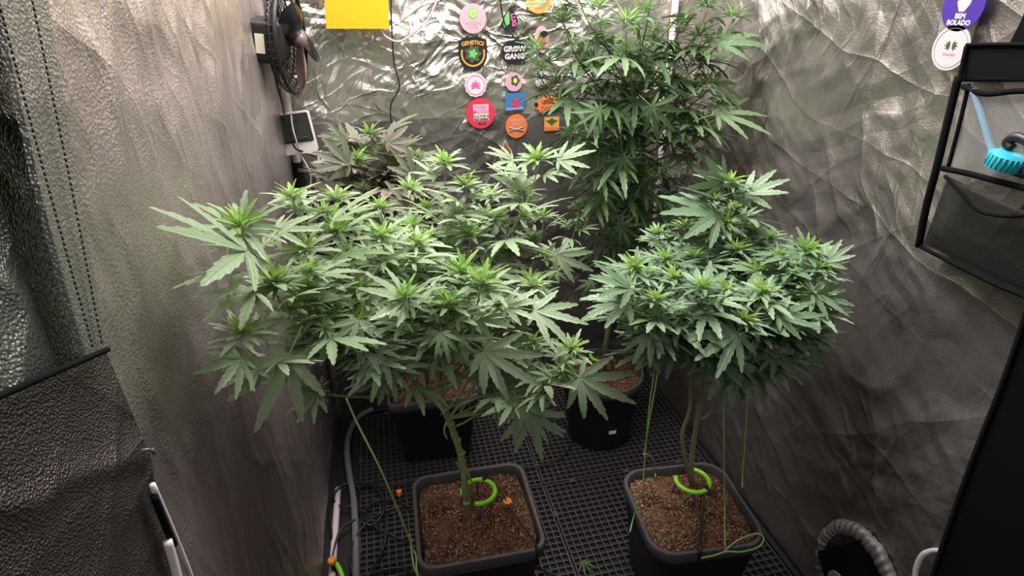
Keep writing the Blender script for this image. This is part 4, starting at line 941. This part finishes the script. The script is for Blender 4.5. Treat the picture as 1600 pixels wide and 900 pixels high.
plant('cannabis_plant','compact dark green cannabis plant in the front right pot',at_z(1083,757,zs-.004),FRs,FRt,L_deep,T_deep,T_deep,
      [.018,.040,.066,.096,.13],[.050,.066,.076,.080,.072],M_stemw,.0026,33,.046,.45,FRf,dens=.78,maxleaf=262,axil=.3,el0=.4,stem_r=.0055)
PL_=bpy.data.objects['cannabis_plant']
for q in ([at(724,745,.29),at(717,730,.285),at(713,722,.283)],[at(722,722,.295),at(731,738,.285),at(736,752,.28)],[at(700,655,.30),at(694,672,.29),at(699,686,.288)],[at(705,668,.30),at(722,662,.29),at(742,650,.285),at(770,630,.28)]):
    b=MB(); b.tube(spline(q,4),.0020,7); o=b.out('twig',M_stem); o.parent=PL_; o.matrix_parent_inverse=parent_inv[PL_.name]
for q in ((721,708,.296),(714,688,.30),(704,662,.30),(727,762,.287),(729,785,.286)):
    c=at(*q); b=MB(); b.lathe([(0,-.004),(.0072,-.002),(.0078,0),(.0072,.002),(0,.004)],10,Matrix.Translation(c)); o=b.out('stem_node',M_stem); o.parent=PL_; o.matrix_parent_inverse=parent_inv[PL_.name]
# second woody stem of that plant
PF=[o for o in bpy.data.objects if o.name.startswith('cannabis_plant')][-1]
b=MB(); b.tube(spline([at_z(1080,754,zs-.004),at(1072,725,.28),at(1066,680,.28),at(1078,640,.275),at(1080,600,.27),at(1086,560,.265),at(1096,500,.26)],6),[.0045-.00005*i for i in range(37)],9); b.tube(spline([at(1098,655,.28),at(1108,648,.275),at(1118,630,.27),at(1140,590,.26),at(1160,550,.25)],5),.003,8); b.tube(spline([at(1094,632,.28),at(1084,612,.28),at(1070,580,.275),at(1050,540,.27)],5),.0022,8)
o=b.out('side_stem',M_stemw); o.parent=PF; o.matrix_parent_inverse=parent_inv[PF.name]
# BACK RIGHT tall flowering plant
BRs=[at_z(945,580,zs-.004),at(946,540,.70),at(960,470,.71),at(985,380,.72),at(1000,300,.72),at(1005,220,.72),at(1000,140,.71),at(998,60,.70),at(990,-30,.70)]
BRt=[(934,18,.62),(978,42,.58,1.1),(1106,14,.60,1.1),(882,38,.66,.9),(952,78,.66,.8),(1060,45,.66,.9),(1095,63,.62),(985,100,.62),(1093,103,.64),(927,115,.62,1.1),(1067,150,.66),(838,84,.66),(999,135,.70,.8),
     (901,213,.60),(969,200,.60),(1101,197,.62),(1105,138,.60),(843,113,.72),(1144,31,.64),(929,288,.64),(1016,283,.62),(1035,340,.64),(940,350,.66),(880,160,.68),(1040,230,.66),(1130,165,.66,.9),(960,240,.72),
     (905,270,.72,.9),(990,240,.66),(1080,255,.72,.9),(950,400,.68,.9),(985,330,.68),(1020,-20,.62),(900,-20,.66),(1090,-30,.66),(1150,80,.66,.9),(860,-10,.7),(1040,100,.72)]
BRf=[(936,172,.56,900,200,.55,'cam',0),(938,172,.56,937,206,.55,'cam',1),(1018,166,.54,1062,206,.53,'cam',0),(1020,166,.54,1010,200,.53,'cam',2),(1120,178,.56,1205,166,.55,'mix',0),(975,245,.58,960,290,.57,'cam',0),(978,247,.58,998,278,.57,'cam',1),(942,300,.60,945,340,.59,'cam',0),(968,350,.60,978,386,.59,'cam',2),(970,352,.60,1005,372,.59,'cam',0),(1122,70,.58,1195,35,.57,'mix',1),(925,440,.5,905,466,.49,'cam',1),(1095,240,.6,1150,262,.6,'mix',1),(1115,130,.6,1175,150,.6,'mix',0)]
plant('cannabis_plant','tall dark cannabis plant with pale flower tips at the back right',at_z(945,580,zs-.004),BRs,BRt,L_tall,T_tall,T_tall,
      [.03,.065,.105,.155,.215],[.062,.080,.095,.10,.10],M_stem,.0026,44,.056,1.4,BRf,dens=.62,maxleaf=230,axil=.75,stem_r=.0060,tipname='flower_tip',attach=.25,el0=.22)
# BACK LEFT dull plant
BLs=[at_z(668,600,zs-.004),at(664,560,.72),at(650,500,.73),at(630,430,.74),at(612,370,.76),at(600,320,.77)]
BLt=[(580,214,.86,1.1),(558,256,.80),(620,264,.80),(568,300,.76),(600,242,.84),(540,300,.78),(640,310,.76),(600,350,.72),(650,250,.86,.9),(690,340,.74,.9),(660,400,.68),(580,400,.68),(520,270,.84,.9)]
BLf=[(545,255,.74,490,238,.72,'cam',0),(540,220,.80,500,210,.79,'cam',1),(648,275,.70,616,240,.70,'cam',0),(650,280,.70,660,238,.70,'cam',2),(640,320,.68,590,305,.67,'cam',0),(605,222,.80,650,215,.79,'cam',1),(520,285,.74,505,330,.73,'cam',0),(600,340,.66,595,385,.66,'cam',1),(655,350,.64,615,345,.64,'cam',2)]
plant('cannabis_plant','dull mauve-green cannabis plant at the back left, behind the big plant',at_z(668,600,zs-.004),BLs,BLt,L_dull,T_dull,T_dull,
      [.025,.055,.09,.13,.18,.24],[.078,.10,.12,.125,.12,.10],M_stem,.0024,55,.05,.5,BLf,dens=.95,maxleaf=150,axil=.4,stem_r=.0055,attach=.35)
# fallen leaf on the mat
p=at_z(905,872,.004); o=bpy.data.objects.new('fallen_leaf',L_tall[0]); C.objects.link(o); o.matrix_world=Matrix.Translation(p)@Matrix.Rotation(R_(200),4,'Z')@Matrix.Scale(.034,4)
tag(o,'small dark fallen leaf lying on the grid mat between the front pots','leaf')
